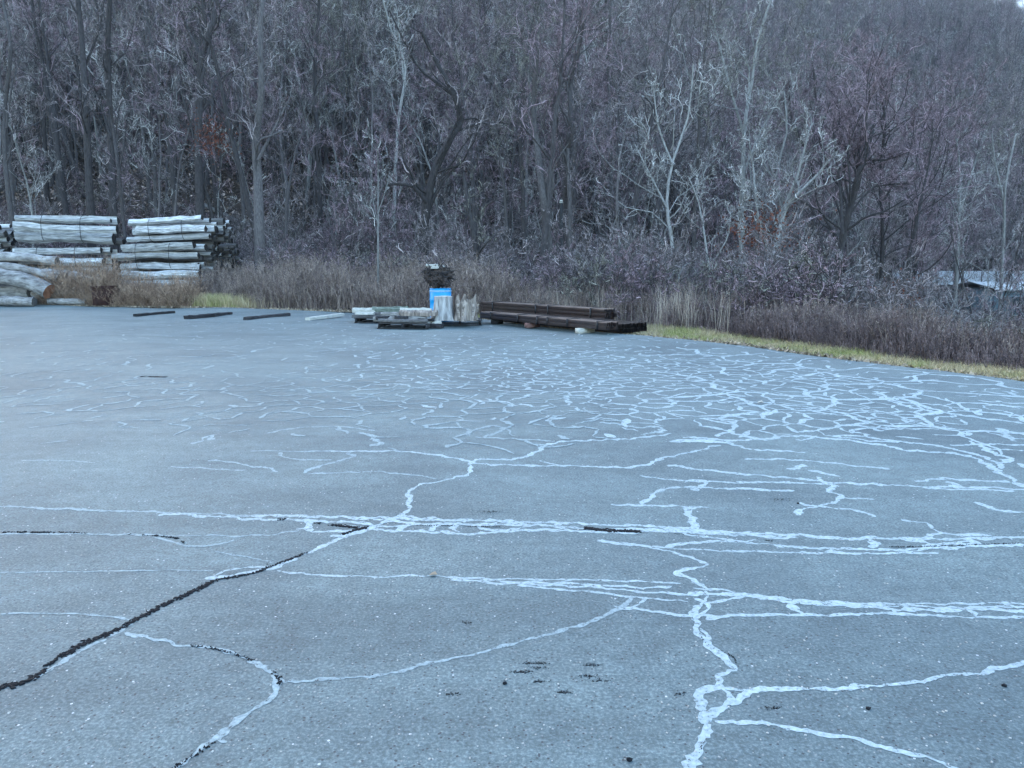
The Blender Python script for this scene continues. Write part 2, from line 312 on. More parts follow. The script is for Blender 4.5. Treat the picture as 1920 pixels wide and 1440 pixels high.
LINES = [
 ([(-60,947),(0,950),(130,957),(300,963),(490,967)], .04, 1),
 ([(470,967),(640,968),(760,970),(900,975),(1100,978),(1290,982),(1400,988),(1560,998),(1700,1005),(1920,1008),(2040,1008)], .055, 0),
 ([(300,966),(420,970),(560,975),(640,977),(700,982)], .05, 0),
 ([(555,990),(640,995),(700,990),(800,996),(900,998),(1000,991),(1100,993),(1250,990),(1320,985)], .05, 0),
 ([(700,972),(800,980),(880,982),(1000,982),(1090,986),(1180,986),(1290,988),(1380,994)], .045, 0),
 ([(640,985),(760,984),(860,978)], .03, 0), ([(1210,978),(1330,990),(1480,993),(1600,1000)], .05, 0),
 ([(1250,983),(1340,985),(1450,997),(1500,999)], .05, 0),
 ([(568,972),(580,982),(575,993)], .05, 0), ([(860,978),(850,988),(862,996)], .07, 0), ([(930,977),(900,984),(925,992),(960,990),(990,983),(960,977)], .04, 0),
 ([(1048,978),(1055,990)], .07, 0), ([(760,983),(740,993)], .06, 0), ([(820,980),(815,994)], .05, 0), ([(1005,980),(1035,984),(1050,990)], .04, 0),
 ([(1280,990),(1400,1006),(1560,1018),(1750,1022),(1920,1021),(2040,1021)], .045, 0),
 ([(1120,1010),(1280,1022),(1500,1026),(1760,1030)], .035, 0),
 ([(1690,970),(1740,980),(1768,995),(1860,1003)], .04, 0), ([(1700,1005),(1760,1000),(1768,995)], .05, 0),
 ([(1635,1003),(1632,1018)], .07, 0), ([(1550,1018),(1560,1026)], .06, 0), ([(1820,1007),(1840,1020),(1920,1020)], .05, 0), ([(1700,1028),(1760,1014),(1820,1010)], .04, 0), ([(1690,1004),(1760,1016),(1850,1018)], .045, 0),
 ([(1250,1022),(1280,1012),(1340,1006),(1420,1003)], .045, 0),
 ([(0,998),(170,1002),(300,1005),(470,1003),(560,992)], .03, 1), ([(290,1008),(350,1023),(400,1022),(440,1012)], .025, 1),
 ([(1120,1010),(1200,1018),(1290,1038),(1322,1052),(1300,1060),(1275,1070),(1308,1088),(1325,1110),(1320,1130),(1298,1150),(1308,1180),(1325,1210),(1365,1240),(1378,1255),(1345,1272),(1350,1290),(1320,1302),(1312,1325),(1325,1350),(1330,1380),(1315,1405),(1300,1445),(1290,1500)], .045, 0),
 ([(1345,1272),(1352,1292),(1372,1312),(1360,1328),(1328,1346)], .035, 0), ([(1365,1322),(1390,1308),(1415,1294)], .04, 0),
 ([(1310,1180),(1330,1195),(1320,1212),(1335,1225)], .03, 0), ([(1310,1310),(1318,1335),(1318,1360)], .035, 0), ([(1300,1120),(1325,1135),(1312,1160)], .03, 0),
 ([(1355,1290),(1420,1293),(1600,1293),(1750,1275),(1850,1258),(1920,1243),(2000,1230)], .033, 0),
 ([(1340,1355),(1430,1362),(1560,1382),(1680,1412),(1790,1440),(1900,1475)], .033, 0),
 ([(520,1068),(560,1073),(640,1077),(800,1077),(900,1083),(1100,1086),(1280,1093)], .026, 0),
 ([(1250,1112),(1300,1110),(1370,1113),(1500,1123),(1640,1133),(1780,1139),(1920,1140),(2040,1142)], .055, 0),
 ([(1370,1112),(1500,1126),(1600,1131)], .045, 0),
 ([(840,1083),(960,1093),(1090,1098),(1200,1108),(1300,1113),(1420,1116)], .03, 0), ([(970,1095),(1100,1108),(1200,1120),(1290,1128)], .025, 0),
 ([(900,1086),(1000,1090),(1100,1094),(1180,1100),(1260,1100)], .03, 0),
 ([(1170,1140),(1300,1153),(1440,1151),(1560,1152),(1640,1147),(1790,1150),(1920,1151),(2040,1152)], .032, 0),
 ([(1500,1128),(1640,1128),(1760,1125),(1860,1124),(1920,1127),(2000,1127)], .032, 0), ([(1600,1134),(1700,1130),(1800,1133),(1920,1131)], .03, 0),
 ([(1485,1130),(1500,1149)], .05, 0), ([(1670,1136),(1685,1149)], .03, 0), ([(1690,1128),(1720,1138)], .04, 0), ([(1820,1137),(1833,1150)], .035, 0), ([(1880,1124),(1910,1135)], .04, 0),
 ([(1300,1100),(1345,1103),(1378,1110)], .03, 0), ([(1325,1130),(1360,1122),(1400,1117)], .03, 0), ([(1320,1160),(1360,1154),(1400,1151)], .035, 0),
 ([(540,1280),(620,1275),(740,1262),(820,1242),(920,1218),(1020,1190),(1110,1165),(1160,1142),(1190,1118)], .028, 2),
 ([(1150,1136),(1180,1142),(1215,1120)], .025, 0),
 ([(385,1082),(430,1078),(510,1062),(560,1040),(610,1018),(650,1002),(700,985),(760,960),(772,942),(765,925),(785,912),(830,902),(878,887),(880,872),(900,860),(960,858),(1000,845),(1040,828),(1100,826),(1180,824),(1260,816)], .05, 0),
 ([(620,1004),(690,992),(720,975),(748,966)], .05, 0), ([(750,962),(790,972),(860,975)], .04, 0),
 ([(235,1185),(320,1205),(400,1218),(460,1235),(500,1255),(524,1278),(515,1300),(480,1335),(430,1368),(405,1390),(380,1410),(330,1442),(300,1465)], .032, 2),
 ([(540,1280),(520,1275),(505,1258)], .03, 2), ([(430,1368),(415,1378),(412,1392),(425,1396)], .03, 2),
 ([(150,1150),(200,1155),(258,1164)], .025, 1), ([(385,1084),(430,1068),(470,1062),(512,1061)], .025, 0), ([(512,1055),(460,1042),(400,1034)], .02, 1),
 ([(0,1068),(130,1070),(300,1069),(400,1070)], .016, 1), ([(0,1145),(80,1146),(150,1150)], .016, 1),
 ([(200,1190),(230,1180),(252,1166)], .04, 2), ([(60,1272),(100,1248),(150,1218),(200,1198)], .03, 2),
 ([(575,890),(582,883),(640,868),(660,860),(650,855)], .05, 1), ([(575,892),(700,888),(820,898)], .04, 1), ([(525,853),(540,864),(620,868)], .045, 1),
 ([(320,880),(460,885)], .035, 1), ([(390,868),(430,870),(460,876),(505,880),(512,889)], .04, 1), ([(40,868),(110,869),(180,874)], .03, 1),
 ([(620,852),(760,850),(870,862),(905,868),(1060,868),(1190,870),(1250,855),(1300,848),(1350,836)], .05, 0), ([(1010,860),(1036,864),(1060,868)], .04, 0),
 ([(1200,885),(1280,894),(1420,902)], .04, 0), ([(1145,938),(1200,936),(1232,912),(1290,905),(1320,907),(1490,916)], .05, 0),
 ([(1200,937),(1330,941)], .04, 0), ([(1302,940),(1292,955),(1300,975),(1295,985)], .07, 0), ([(1285,898),(1305,894),(1322,903),(1298,911)], .06, 0),
 ([(1250,868),(1350,882),(1480,893),(1560,902),(1720,910),(1790,911),(1920,913),(2040,914)], .055, 0), ([(1380,897),(1460,901),(1560,906)], .045, 0),
 ([(1475,878),(1510,871)], .07, 0), ([(1518,880),(1575,893)], .055, 0), ([(1530,892),(1542,900),(1565,908),(1555,918),(1572,928),(1550,940),(1512,947),(1495,958)], .06, 0),
 ([(1500,936),(1520,942),(1600,952),(1640,965)], .045, 0), ([(1570,928),(1640,934)], .04, 0),
 ([(1720,902),(1770,895),(1830,898),(1895,902)], .06, 0), ([(1778,900),(1796,908),(1785,912)], .07, 0), ([(1730,914),(1900,917)], .045, 0),
 ([(1828,940),(1870,955),(1920,960),(1990,962)], .05, 0),
 ([(1360,826),(1400,842),(1510,847)], .06, 0), ([(1395,860),(1470,861),(1670,877)], .05, 0),
 ([(1280,822),(1400,826),(1500,818),(1620,830),(1720,846),(1790,850),(1850,868),(1872,884),(1895,896),(1925,912)], .075, 0),
 ([(1620,828),(1720,832),(1800,845),(1862,862),(1880,878)], .06, 0), ([(1840,832),(1856,846),(1895,862),(1885,868)], .08, 0), ([(1875,798),(1885,812),(1902,825)], .10, 0),
 ([(1780,835),(1850,833),(1920,832),(2000,832)], .06, 0), ([(1845,842),(1920,844)], .05, 0), ([(1700,790),(1780,802),(1920,806),(2000,808)], .07, 0),
 ([(1450,762),(1560,770),(1660,772),(1700,785),(1760,800)], .075, 0), ([(1640,735),(1700,760),(1780,772),(1920,790)], .09, 0),
 ([(1500,812),(1600,800),(1660,790),(1560,780),(1500,770)], .075, 0), ([(1340,820),(1380,800),(1350,786),(1420,778)], .08, 0), ([(1310,800),(1350,806),(1390,818),(1440,826)], .07, 0),
 ([(1600,800),(1680,806),(1760,804)], .06, 0), ([(1880,735),(1920,745),(1980,752)], .08, 0), ([(1900,868),(1925,878)], .08, 0),
 ([(870,815),(890,805),(930,798),(940,808),(905,818)], .07, 1), ([(1190,806),(1230,803),(1240,812),(1200,817)], .08, 1), ([(1125,795),(1190,803)], .06, 1),
 ([(680,815),(712,832),(698,842)], .08, 1), ([(890,818),(980,822),(1040,826)], .05, 1), ([(540,852),(640,850)], .04, 1), ([(360,838),(400,820),(395,830)], .06, 1),
 ([(500,818),(560,808),(640,805),(700,812)], .05, 1), ([(980,824),(1010,832),(1040,832)], .05, 1), ([(470,850),(620,852)], .03, 1)]
seal_rng = np.random.default_rng(3)
def poly_world(p, step, f=1): return catmull([G(a, b_) for a, b_ in p], step)
for p, wd, k in LINES:
    pts = poly_world(p, .016)
    V, F = ribbon(pts, wd * .68, seal_rng, .55, .6)
    link('sealed_crack', np_mesh('sealed_crack', V, F, [M['seal'] if k == 0 else M['seal_worn']]), lot)
# the dense web of sealed cracks far across the lot: too many to count
def web(n, region, wd, rng, lmin, lmax, dens):
    parts = []; tries = 0
    while len(parts) < n and tries < n * 60:
        tries += 1
        px = rng.uniform(*region[0]); py = rng.uniform(*region[1])
        if rng.random() > dens(px, py): continue
        x, y = G(px, py); L = rng.uniform(lmin, lmax); a = rng.choice([0, math.pi]) + rng.normal(0, .55)
        if rng.random() < .3: a = rng.uniform(0, 2 * math.pi); L *= .5
        m = max(5, int(L / .08)); P = [(x, y)]
        aa = a; dr = 0
        for i in range(m):
            dr = dr * .5 + rng.normal(0, .5); aa = aa * .9 + a * .1 + dr * .5
            x += math.cos(aa) * .08; y += math.sin(aa) * .08; P.append((x, y))
        P = np.array(P)
        if np.any(P[:, 1] > edge(P[:, 0]) - .35): continue
        parts.append(ribbon(P, wd * rng.uniform(.6, 1.25), rng, .2, .4))
    return join(parts)
def dens_r(px, py):
    cx = 1350 + (py - 740) * 1.2
    return math.exp(-((px - cx) / 400) ** 2) * math.exp(-((py - 742 - (px - 1400) * .06) / 58) ** 2)
def dens_l(px, py): return (.45 + .55 * max(0, min(1, px / 1000))) * (math.exp(-((py - 745) / 55) ** 2) + .25)
rg = np.random.default_rng(5)
zk[0] = .0018
from mathutils.geometry import delaunay_2d_cdt
def network(x0, x1, y0, y1, cx, cy, rng, keep, wd, mat, name):
    """connected polygons of crack sealant: the borders of irregular cells"""
    P = []
    y = y0
    while y < y1:
        x = x0
        while x < x1:
            P.append(Vector((x + rng.uniform(-.55, .55) * cx, y + rng.uniform(-.55, .55) * cy))); x += cx
        y += cy
    V, _, Fc, _, _, _ = delaunay_2d_cdt(P, [], [], 0, 1e-5)
    cen = []; em = {}
    for fi, f in enumerate(Fc):
        a, b_, c = (V[k] for k in f[:3]); d = 2 * (a.x * (b_.y - c.y) + b_.x * (c.y - a.y) + c.x * (a.y - b_.y)) or 1e-9
        A, B, D = a.length_squared, b_.length_squared, c.length_squared
        q = np.array([(A * (b_.y - c.y) + B * (c.y - a.y) + D * (a.y - b_.y)) / d, (A * (c.x - b_.x) + B * (a.x - c.x) + D * (b_.x - a.x)) / d])
        m = np.array([(a.x + b_.x + c.x) / 3, (a.y + b_.y + c.y) / 3]); cen.append(m if np.linalg.norm(q - m) > cx else q * .6 + m * .4)
        for e_ in range(3): em.setdefault(tuple(sorted((f[e_], f[(e_ + 1) % 3]))), []).append(fi)
    parts = []
    for k, fs in em.items():
        if len(fs) != 2: continue
        a, b_ = cen[fs[0]], cen[fs[1]]; L = np.linalg.norm(b_ - a); m = (a + b_) / 2
        if L < .03 or L > 3 * cx or m[1] > edge(m[0]) - .3: continue
        t = CAM_H / 1; dn = m[1] * CT + CAM_H * ST
        px = 960 + 1400 * m[0] / dn; py = 720 - 1400 * (m[1] * ST - CAM_H * CT) / dn
        if rng.random() > keep(px, py): continue
        n = max(4, int(L / .05)); tt = np.linspace(0, 1, n)[:, None]; pts = a + (b_ - a) * tt
        nn = np.array([-(b_ - a)[1], (b_ - a)[0]]) / L; o1 = np.sin(tt * math.pi) * rng.normal(0, .06) * L; o2 = np.sin(tt * 2 * math.pi) * rng.normal(0, .05) * L
        pts = pts + nn * (o1 + o2) + rng.normal(0, .011, (n, 2)) * np.sin(tt * math.pi)
        parts.append(ribbon(pts, wd * rng.uniform(.5, 1.3), rng, .3, .5))
    Vx, Fx = join(parts); tagd(link(name, np_mesh(name, Vx, Fx, [mat]), lot), kind='stuff')
def kr(px, py): return min(.95, dens_r(px, py) * 1.9)
def kr2(px, py):
    return .95 if (px > 1250 and abs(py - (735 + (px - 1500) * .10)) < 62) else .3 * math.exp(-((py - 790) / 50) ** 2) if px > 700 else .0
def kl(px, py): return min(.9, dens_l(px, py) * 1.0) * (px < 1150)
network(-8, 9, 6.5, 17, .30, .28, rg, kr, .046, M['seal'], 'sealed_crack_web')
network(-4, 9, 5.2, 15, 1.2, .7, rg, kr2, .07, M['seal'], 'sealed_crack_web')
network(-15, 5, 6.2, 20, .40, .36, rg, kl, .038, M['seal_worn'], 'worn_crack_web')
# black open cracks: crumbs of tar and debris standing in the gap
def crumbs(p, wd, rng, gaps=0., dens=620):
    pts = poly_world(p, .01); parts = []
    n = int(len(pts) * .01 * dens * (wd / .03)) + 4; w_ = 0
    g = np.convolve(rng.normal(0, 1, len(pts) + 30), np.ones(31) / 5.5, 'valid')
    for _ in range(n):
        i = rng.integers(1, len(pts) - 1)
        if g[i] < gaps and not (_ == n - 1 and not parts): continue
        t = pts[i] - pts[i - 1]; t /= np.linalg.norm(t) + 1e-9; nn = np.array([-t[1], t[0]])
        c = pts[i] + nn * rng.normal(0, wd * .28) + t * rng.normal(0, .008)
        s = rng.uniform(.12, .42) * wd; a = rng.uniform(0, 6.28, 6); a = np.sort(a); rr = s * rng.uniform(.5, 1, 6)
        top = np.stack([c[0] + rr * np.cos(a), c[1] + rr * np.sin(a)], 1); z0 = float(hn(c[0], c[1]))
        h = rng.uniform(.003, .006)
        V = np.zeros((12, 3)); V[:6, :2] = top; V[:6, 2] = z0 + .001; V[6:, :2] = c + (top - c) * .75; V[6:, 2] = z0 + h
        q = np.arange(6); F = np.concatenate([np.stack([q, (q + 1) % 6, (q + 1) % 6 + 6, q + 6], 1), np.array([[6, 7, 8, 9], [6, 9, 10, 11]])])
        parts.append((V, F))
    return join(parts)
for p, wd, gp in [([(-40,1300),(0,1285),(40,1277),(75,1260),(100,1238),(150,1208),(200,1188),(240,1170),(300,1138),(370,1105),(400,1088)], .032, -1.4),
                  ([(400,1088),(470,1075),(510,1060),(560,1040),(610,1017)], .022, -.5),
                  ([(235,1185),(320,1205),(400,1218),(460,1235),(500,1255),(524,1278),(515,1300),(480,1335),(430,1368),(405,1390),(380,1410),(330,1442),(300,1465)], .015, -.45),
                  ([(500,1255),(524,1278),(515,1300),(480,1335)], .02, -.8), ([(1095,985),(1130,989),(1200,990)], .04, -2), ([(640,1000),(690,985)], .03, -.2),
                  ([(1355,1222),(1375,1235),(1380,1245)], .010, -.5), ([(0,996),(60,997),(300,1006),(350,1020)], .02, .1), ([(600,1282),(700,1268),(830,1240)], .012, .7), ([(1720,1430),(1770,1440)], .012, 0),
                  ([(250,706),(285,707),(310,708)], .05, -.5), ([(1325,1110),(1320,1130),(1298,1150),(1308,1180),(1325,1210),(1365,1240),(1378,1255),(1345,1272),(1350,1290),(1320,1302),(1312,1325),(1325,1350),(1330,1380),(1315,1405),(1300,1445)], .007, .55), ([(1260,992),(1400,1000),(1560,1012),(1700,1018),(1920,1018)], .012, .8), ([(540,988),(700,982),(900,986),(1100,988)], .012, .7), ([(760,1079),(900,1084),(1100,1090),(1300,1110),(1500,1125)], .008, .9), ([(480,968),(700,990)], .03, .6), ([(500,1056),(560,1072)], .016, .2)]:
    V, F = crumbs(p, wd, np.random.default_rng(int(p[0][0]) % 97 + 2), gp)
    link('open_crack', np_mesh('open_crack', V, F, [M['tar']]), lot)
# grit lying about the lot
rg = np.random.default_rng(11); parts = []
for (cx, cy, n, sp) in [(1004, 1243, 90, 20), (980, 1260, 80, 10), (1010, 1252, 40, 10), (1108, 1247, 50, 9), (1102, 1268, 50, 10), (1128, 1277, 40, 8), (1058, 1299, 60, 11), (850, 1303, 40, 8), (875, 1165, 30, 6), (1275, 1302, 30, 6), (1010, 1278, 40, 8), (920, 958, 130, 14), (1450, 1330, 40, 8), (1465, 930, 60, 12)]:
    for _ in range(n):
        x, y = G(cx + rg.normal(0, sp), cy + rg.normal(0, 1.6)); s = rg.uniform(.0009, .0028)
        V, F = box(-s, s, -s * .6, s * .6, 0, s * .5); a = rg.uniform(0, 3); V = V @ np.array([[math.cos(a), math.sin(a), 0], [-math.sin(a), math.cos(a), 0], [0, 0, 1]])
        V += (x, y, float(hn(x, y)) + .0005); parts.append((V, F))
V, F = join(parts); tagd(link('dark_grit', np_mesh('dark_grit', V, F, [M['tar']])), kind='stuff')
rg = np.random.default_rng(12); parts = []
for _ in range(900):
    x, y = G(rg.uniform(-50, 1970), 800 + 640 * rg.random() ** .8); s = rg.uniform(.0018, .0045)
    V, F = box(-s, s, -s * .7, s * .7, 0, s * .6); a = rg.uniform(0, 3); V = V @ np.array([[math.cos(a), math.sin(a), 0], [-math.sin(a), math.cos(a), 0], [0, 0, 1]])
    V += (x, y, float(hn(x, y)) + .0003); parts.append((V, F))
V, F = join(parts); tagd(link('pale_grit', np_mesh('pale_grit', V, F, [M['stone']])), kind='stuff')

# ------------------------------------------------------------------ trees
def unit(v): return v / (np.linalg.norm(v, axis=-1, keepdims=True) + 1e-9)
def sprout(P, Rr, L, n, fac, ang, K, up, rng, tmin=.25, rf=.6, rmin=.003, wig=.18, shape=.5):
    """children of polylines P [N,K0,3]; L [N] lengths"""
    N, K0, _ = P.shape
    idx = np.repeat(np.arange(N), n); t = rng.uniform(tmin, 1, N * n) ** .85
    f = t * (K0 - 1); i = np.minimum(f.astype(int), K0 - 2); a = (f - i)[:, None]
    p0 = P[idx, i] * (1 - a) + P[idx, i + 1] * a; tan = unit(P[idx, i + 1] - P[idx, i])
    r = (Rr[idx, i] * (1 - a[:, 0]) + Rr[idx, i + 1] * a[:, 0]) * rf * rng.uniform(.7, 1, N * n)
    perp = unit(np.cross(tan, rng.normal(0, 1, (N * n, 3)))); an = rng.uniform(ang[0], ang[1], N * n)[:, None]
    d = tan * np.cos(an) + perp * np.sin(an)
    Lc = L[idx] * fac * (1 - shape * t) * rng.uniform(.55, 1.2, N * n)
    Q = np.zeros((N * n, K, 3)); Q[:, 0] = p0; st = (Lc / (K - 1))[:, None]
    for k in range(1, K):
        d = unit(d + rng.normal(0, wig, d.shape) + np.array([0, 0, up])); Q[:, k] = Q[:, k - 1] + d * st
    r = np.maximum(r, rmin); RR = r[:, None] * np.linspace(1, .35, K)[None]; RR = np.maximum(RR, rmin * .7)
    return Q, RR, Lc
def stem_line(H, r0, rng, K=12, lean=.04, crook=.04, tip=.12):
    d = np.array([rng.normal(0, lean), rng.normal(0, lean), 1.]); P = np.zeros((K, 3)); P[0, 2] = -.25
    for k in range(1, K):
        d = unit(d + rng.normal(0, crook, 3) * np.array([1, 1, .2])); P[k] = P[k - 1] + d * H / (K - 1)
    t = np.linspace(0, 1, K); RR = r0 * ((1 - t) * (1 - tip) + tip); RR[0] *= 1.35
    return P, RR
def make_tree(stems, seed, spec, trunk_m, twig_m, name='bare_tree'):
    """stems: list of (points [K,3], radii [K]); returns (trunk mesh, crown mesh)"""
    rng = np.random.default_rng(seed); wood_p = []; lv1 = []
    for P, RR in stems:
        wood_p.append(tubes(P[None], RR[None], 7))
        L = np.array([np.linalg.norm(np.diff(P, axis=0), axis=1).sum()])
        Q, q, l = sprout(P[None], RR[None], L, spec.get('n1', 14), spec.get('f1', .42), spec.get('a1', (.5, 1.0)), 8, spec.get('up1', .10), rng, spec.get('t1', .35), spec.get('rf1', .42), .012, spec.get('w1', .24), spec.get('sh', .55))
        lv1.append((Q, q, l)); wood_p.append(tubes(Q, q, 5))
    crown = []
    for Q, q, l in lv1:
        A, a, la = sprout(Q, q, l, spec.get('n2', 6), .5, (.45, 1.0), 6, spec.get('up2', .10), rng, .2, .6, .011, .28)
        B, b_, lb = sprout(A, a, la, spec.get('n3', 5), .55, (.4, 1.0), 4, .06, rng, .15, .65, spec.get('r3', .0085), .30)
        D, d, ld = sprout(B, b_, lb, spec.get('n4', 5), .65, (.4, .95), 3, .04, rng, .1, .7, spec.get('r4', .0058), .28)
        crown += [tubes(A, a, 4), tubes(B, b_, 3), tubes(D, d, 3)]
    V, F = join(wood_p); t = np_mesh('trunk', V, F, [trunk_m], True)
    V, F = join(crown); c = np_mesh('crown', V, F, [twig_m])
    return t, c
protos = []
def tall(seed, H, r, tm, wm, n=1, **k):
    rng = np.random.default_rng(seed); st = []
    for i in range(n):
        P, q = stem_line(H * rng.uniform(.8, 1), r * rng.uniform(.7, 1), rng, 12, k.get('lean', .04) + (.12 if n > 1 else 0), k.get('crook', .05))
        P[:, :2] += rng.normal(0, .12, 2) if n > 1 else 0; st.append((P, q))
    return make_tree(st, seed, k, tm, wm)
TB, TG, TP = M['bark_dark'], M['bark_grey'], M['bark_pale']
KIND = {
 'tall_dark': [tall(1, 15, .17, TB, M['twig_purple'], n2=6), tall(2, 17, .2, TB, M['twig_grey'], crook=.07), tall(3, 13, .13, TB, M['twig_purple'], t1=.25)],
 'tall_grey': [tall(4, 16, .16, TG, M['twig_grey']), tall(5, 14, .12, TG, M['twig_purple'], t1=.25, crook=.08), tall(6, 15, .15, TG, M['twig_olive'])],
 'pale': [tall(7, 12, .10, TP, M['twig_pale'], n3=4, n4=4, t1=.2, crook=.08), tall(8, 14, .09, TG, M['twig_pale'], n=2, n1=10, n3=4, n4=4, crook=.08)],
 'round': [tall(9, 10, .16, TB, M['twig_purple'], n1=20, f1=.6, t1=.18, up1=.16, a1=(.5, 1.2), sh=.5), tall(10, 9, .14, TG, M['twig_grey'], n=2, n1=12, f1=.6, t1=.15, up1=.16)],
 'sapling': [tall(11, 7, .045, TG, M['twig_grey'], n1=9, n2=5, n3=4, n4=4, t1=.15), tall(12, 6, .04, TG, M['twig_purple'], n=2, n1=7, n2=5, n3=4, n4=4, t1=.1, crook=.1), tall(13, 5.5, .035, TP, M['twig_pale'], n1=8, n2=5, n3=4, n4=3, t1=.1)]}
def shrub(seed, H, n, wm, tm, crook=.16, **k):
    rng = np.random.default_rng(seed); st = []
    for i in range(n):
        P, q = stem_line(H * rng.uniform(.6, 1), .022 * rng.uniform(.6, 1.1), rng, 9, .38, crook, .3); P[:, :2] += rng.normal(0, .25, 2); st.append((P, q))
    sp = dict(n1=7, f1=.45, n2=5, n3=4, n4=3, t1=.1, up1=.02, up2=.0, sh=.3, r3=.006, r4=.0048); sp.update(k)
    return make_tree(st, seed, sp, tm, wm)
SHR = [shrub(21, 3.2, 8, M['twig_grey'], TG), shrub(22, 2.6, 9, M['twig_purple'], TB), shrub(23, 3.6, 7, M['twig_grey'], TP, .22), shrub(24, 2.4, 9, M['twig_olive'], TG, .2)]
def place(name, meshes, x, y, z, s, rz, label, cat, group=None, sz=None):
    e = empty(name, (x, y, z), rz); e.scale = (s, s, sz or s)
    link('trunk', meshes[0], e); link('crown', meshes[1], e)
    return tagd(e, label, cat, group)
# hero trees traced where they stand
def hero(D, lines, seed, tm, wm, label, spec, ext=0, name='bare_tree'):
    """lines: [(pixel points, r0, r1)]"""
    st = []; b0 = PD(*lines[0][0][0], D); base = np.array([b0.x, D, float(gz(b0.x, D))])
    rr = np.random.default_rng(seed)
    for i, (pp, r0, r1) in enumerate(lines):
        Q = np.array([PD(a, b_, D + (0 if j == 0 and i == 0 else rr.normal(0, .25))) for j, (a, b_) in enumerate(pp)])
        if i == 0: Q[0] = base - (0, 0, .3)
        Q = catmull3(Q, .7); t = np.linspace(0, 1, len(Q)); st.append((Q - base, r0 * (1 - t) + r1 * t))
    m = make_tree(st, seed, spec, tm, wm)
    return place(name, m, *base, 1, 0, label, 'tree')
def catmull3(P, step): return catmull([tuple(p) for p in P], step)
sm = dict(n1=9, f1=.32, n2=5, n3=4, n4=4, t1=.25)
hero(33, [([(168,470),(165,300),(160,180),(152,60),(140,-60)], .19, .09), ([(160,200),(140,120),(118,40)], .06, .02), ([(156,130),(185,60),(195,0)], .06, .02)], 101, TB, M['twig_grey'], 'tall dark trunk rising behind the middle of the left wood stack', sm)
hero(34, [([(212,470),(210,330),(205,200),(202,80),(210,-60)], .2, .09), ([(208,260),(190,200),(175,160)], .06, .02)], 102, TB, M['twig_purple'], 'straight dark trunk above the gap between the two wood stacks', sm)
hero(32.5, [([(238,470),(230,400),(222,320),(212,240),(207,200)], .09, .05)], 103, TB, M['twig_grey'], 'thin leaning trunk crossing the straight dark trunk near the stacks', dict(sm, n1=6))
hero(36, [([(375,440),(372,300),(375,180),(378,100),(400,40),(410,-50)], .24, .1), ([(378,110),(350,50),(335,10)], .1, .03), ([(376,160),(392,90),(398,40)], .08, .03)], 104, TB, M['twig_purple'], 'dark forked tree standing behind the right wood stack', sm)
hero(30.5, [([(488,520),(486,420),(484,340),(480,260),(490,180),(488,60),(495,-30)], .26, .07), ([(484,300),(520,230),(545,180)], .07, .02)], 105, TG, M['twig_grey'], 'thick grey trunk just right of the right wood stack', dict(sm, f1=.28))
hero(29.5, [([(800,520),(795,450),(800,390),(815,320),(850,250),(865,225),(850,175),(820,120),(790,60)], .22, .06), ([(800,380),(775,350),(740,345),(715,350)], .10, .03), ([(800,400),(830,340),(870,300)], .09, .03), ([(852,180),(812,150),(780,120),(730,20)], .06, .025)], 106, TB, M['twig_grey'], 'large black crooked tree leaning right behind the blue drum', dict(sm, n1=11))
hero(31, [([(1030,520),(1026,440),(1020,380),(1010,300),(1000,200),(1010,90)], .24, .06)], 107, TG, M['twig_purple'], 'broad grey trunk behind the steel beams, left of the snapped stub', sm)
hero(33, [([(1066,520),(1064,440),(1060,330),(1058,290),(1072,250),(1068,170),(1080,120),(1095,40)], .20, .06), ([(1070,200),(1060,150),(1040,110)], .07, .03), ([(1062,300),(1035,200),(1065,140),(1085,90)], .07, .03)], 108, TB, M['twig_purple'], 'sinuous dark tree with twin upper limbs behind the steel beams', sm)
hero(33.5, [([(985,520),(982,440),(980,350),(975,260),(985,150)], .13, .05)], 109, TB, M['twig_grey'], 'slender dark trunk left of the broad grey trunk behind the beams', dict(sm, n1=7))
hero(27, [([(895,540),(893,470),(880,400),(870,330)], .15, .06), ([(893,480),(912,455),(930,440)], .06, .03)], 110, TB, M['twig_olive'], 'short dark trunk with low side limb behind the weeds right of the drum', dict(sm, n1=9))
hero(37, [([(1385,560),(1392,420),(1395,250),(1410,150),(1420,80),(1445,0)], .17, .05), ([(1397,260),(1370,170),(1350,90),(1335,30)], .08, .03), ([(1395,320),(1430,240),(1470,170)], .07, .03), ([(1400,200),(1405,130),(1380,90),(1340,60)], .05, .02)], 111, TP, M['twig_pale'], 'tall pale grey tree with forked whitish limbs right of centre', dict(sm, n1=12))
hero(27, [([(1415,600),(1440,520),(1470,400),(1490,370),(1530,330),(1555,300)], .10, .03), ([(1440,480),(1420,400),(1413,320),(1405,270)], .06, .025), ([(1455,420),(1495,330),(1515,250),(1525,230)], .06, .02), ([(1425,540),(1390,470),(1385,400),(1393,330)], .05, .02)], 112, TP, M['twig_pale'], 'pale spreading tree with white limbs leaning left of the black leaning tree', dict(sm, n1=10, f1=.4))
hero(30, [([(1545,600),(1565,520),(1583,430),(1600,370),(1610,320),(1625,290),(1638,235)], .19, .06), ([(1600,370),(1612,330),(1600,285),(1598,265)], .1, .04), ([(1580,440),(1575,350),(1568,300),(1563,250)], .06, .03), ([(1625,300),(1660,300),(1690,290)], .05, .02), ([(1595,400),(1640,350),(1720,345)], .04, .02)], 113, TB, M['twig_purple'], 'black leaning forked tree with wide rounded crown on the right', dict(sm, n1=20, f1=.62, n2=6, n3=5, n4=5, up1=.1, a1=(.4, 1.3)))
hero(40, [([(1795,560),(1797,450),(1800,330),(1793,260)], .11, .05), ([(1799,400),(1820,330),(1845,260)], .08, .03)], 114, TP, M['twig_pale'], 'pale twin stemmed tree with blunt white tops near the right edge', dict(sm, n1=9))
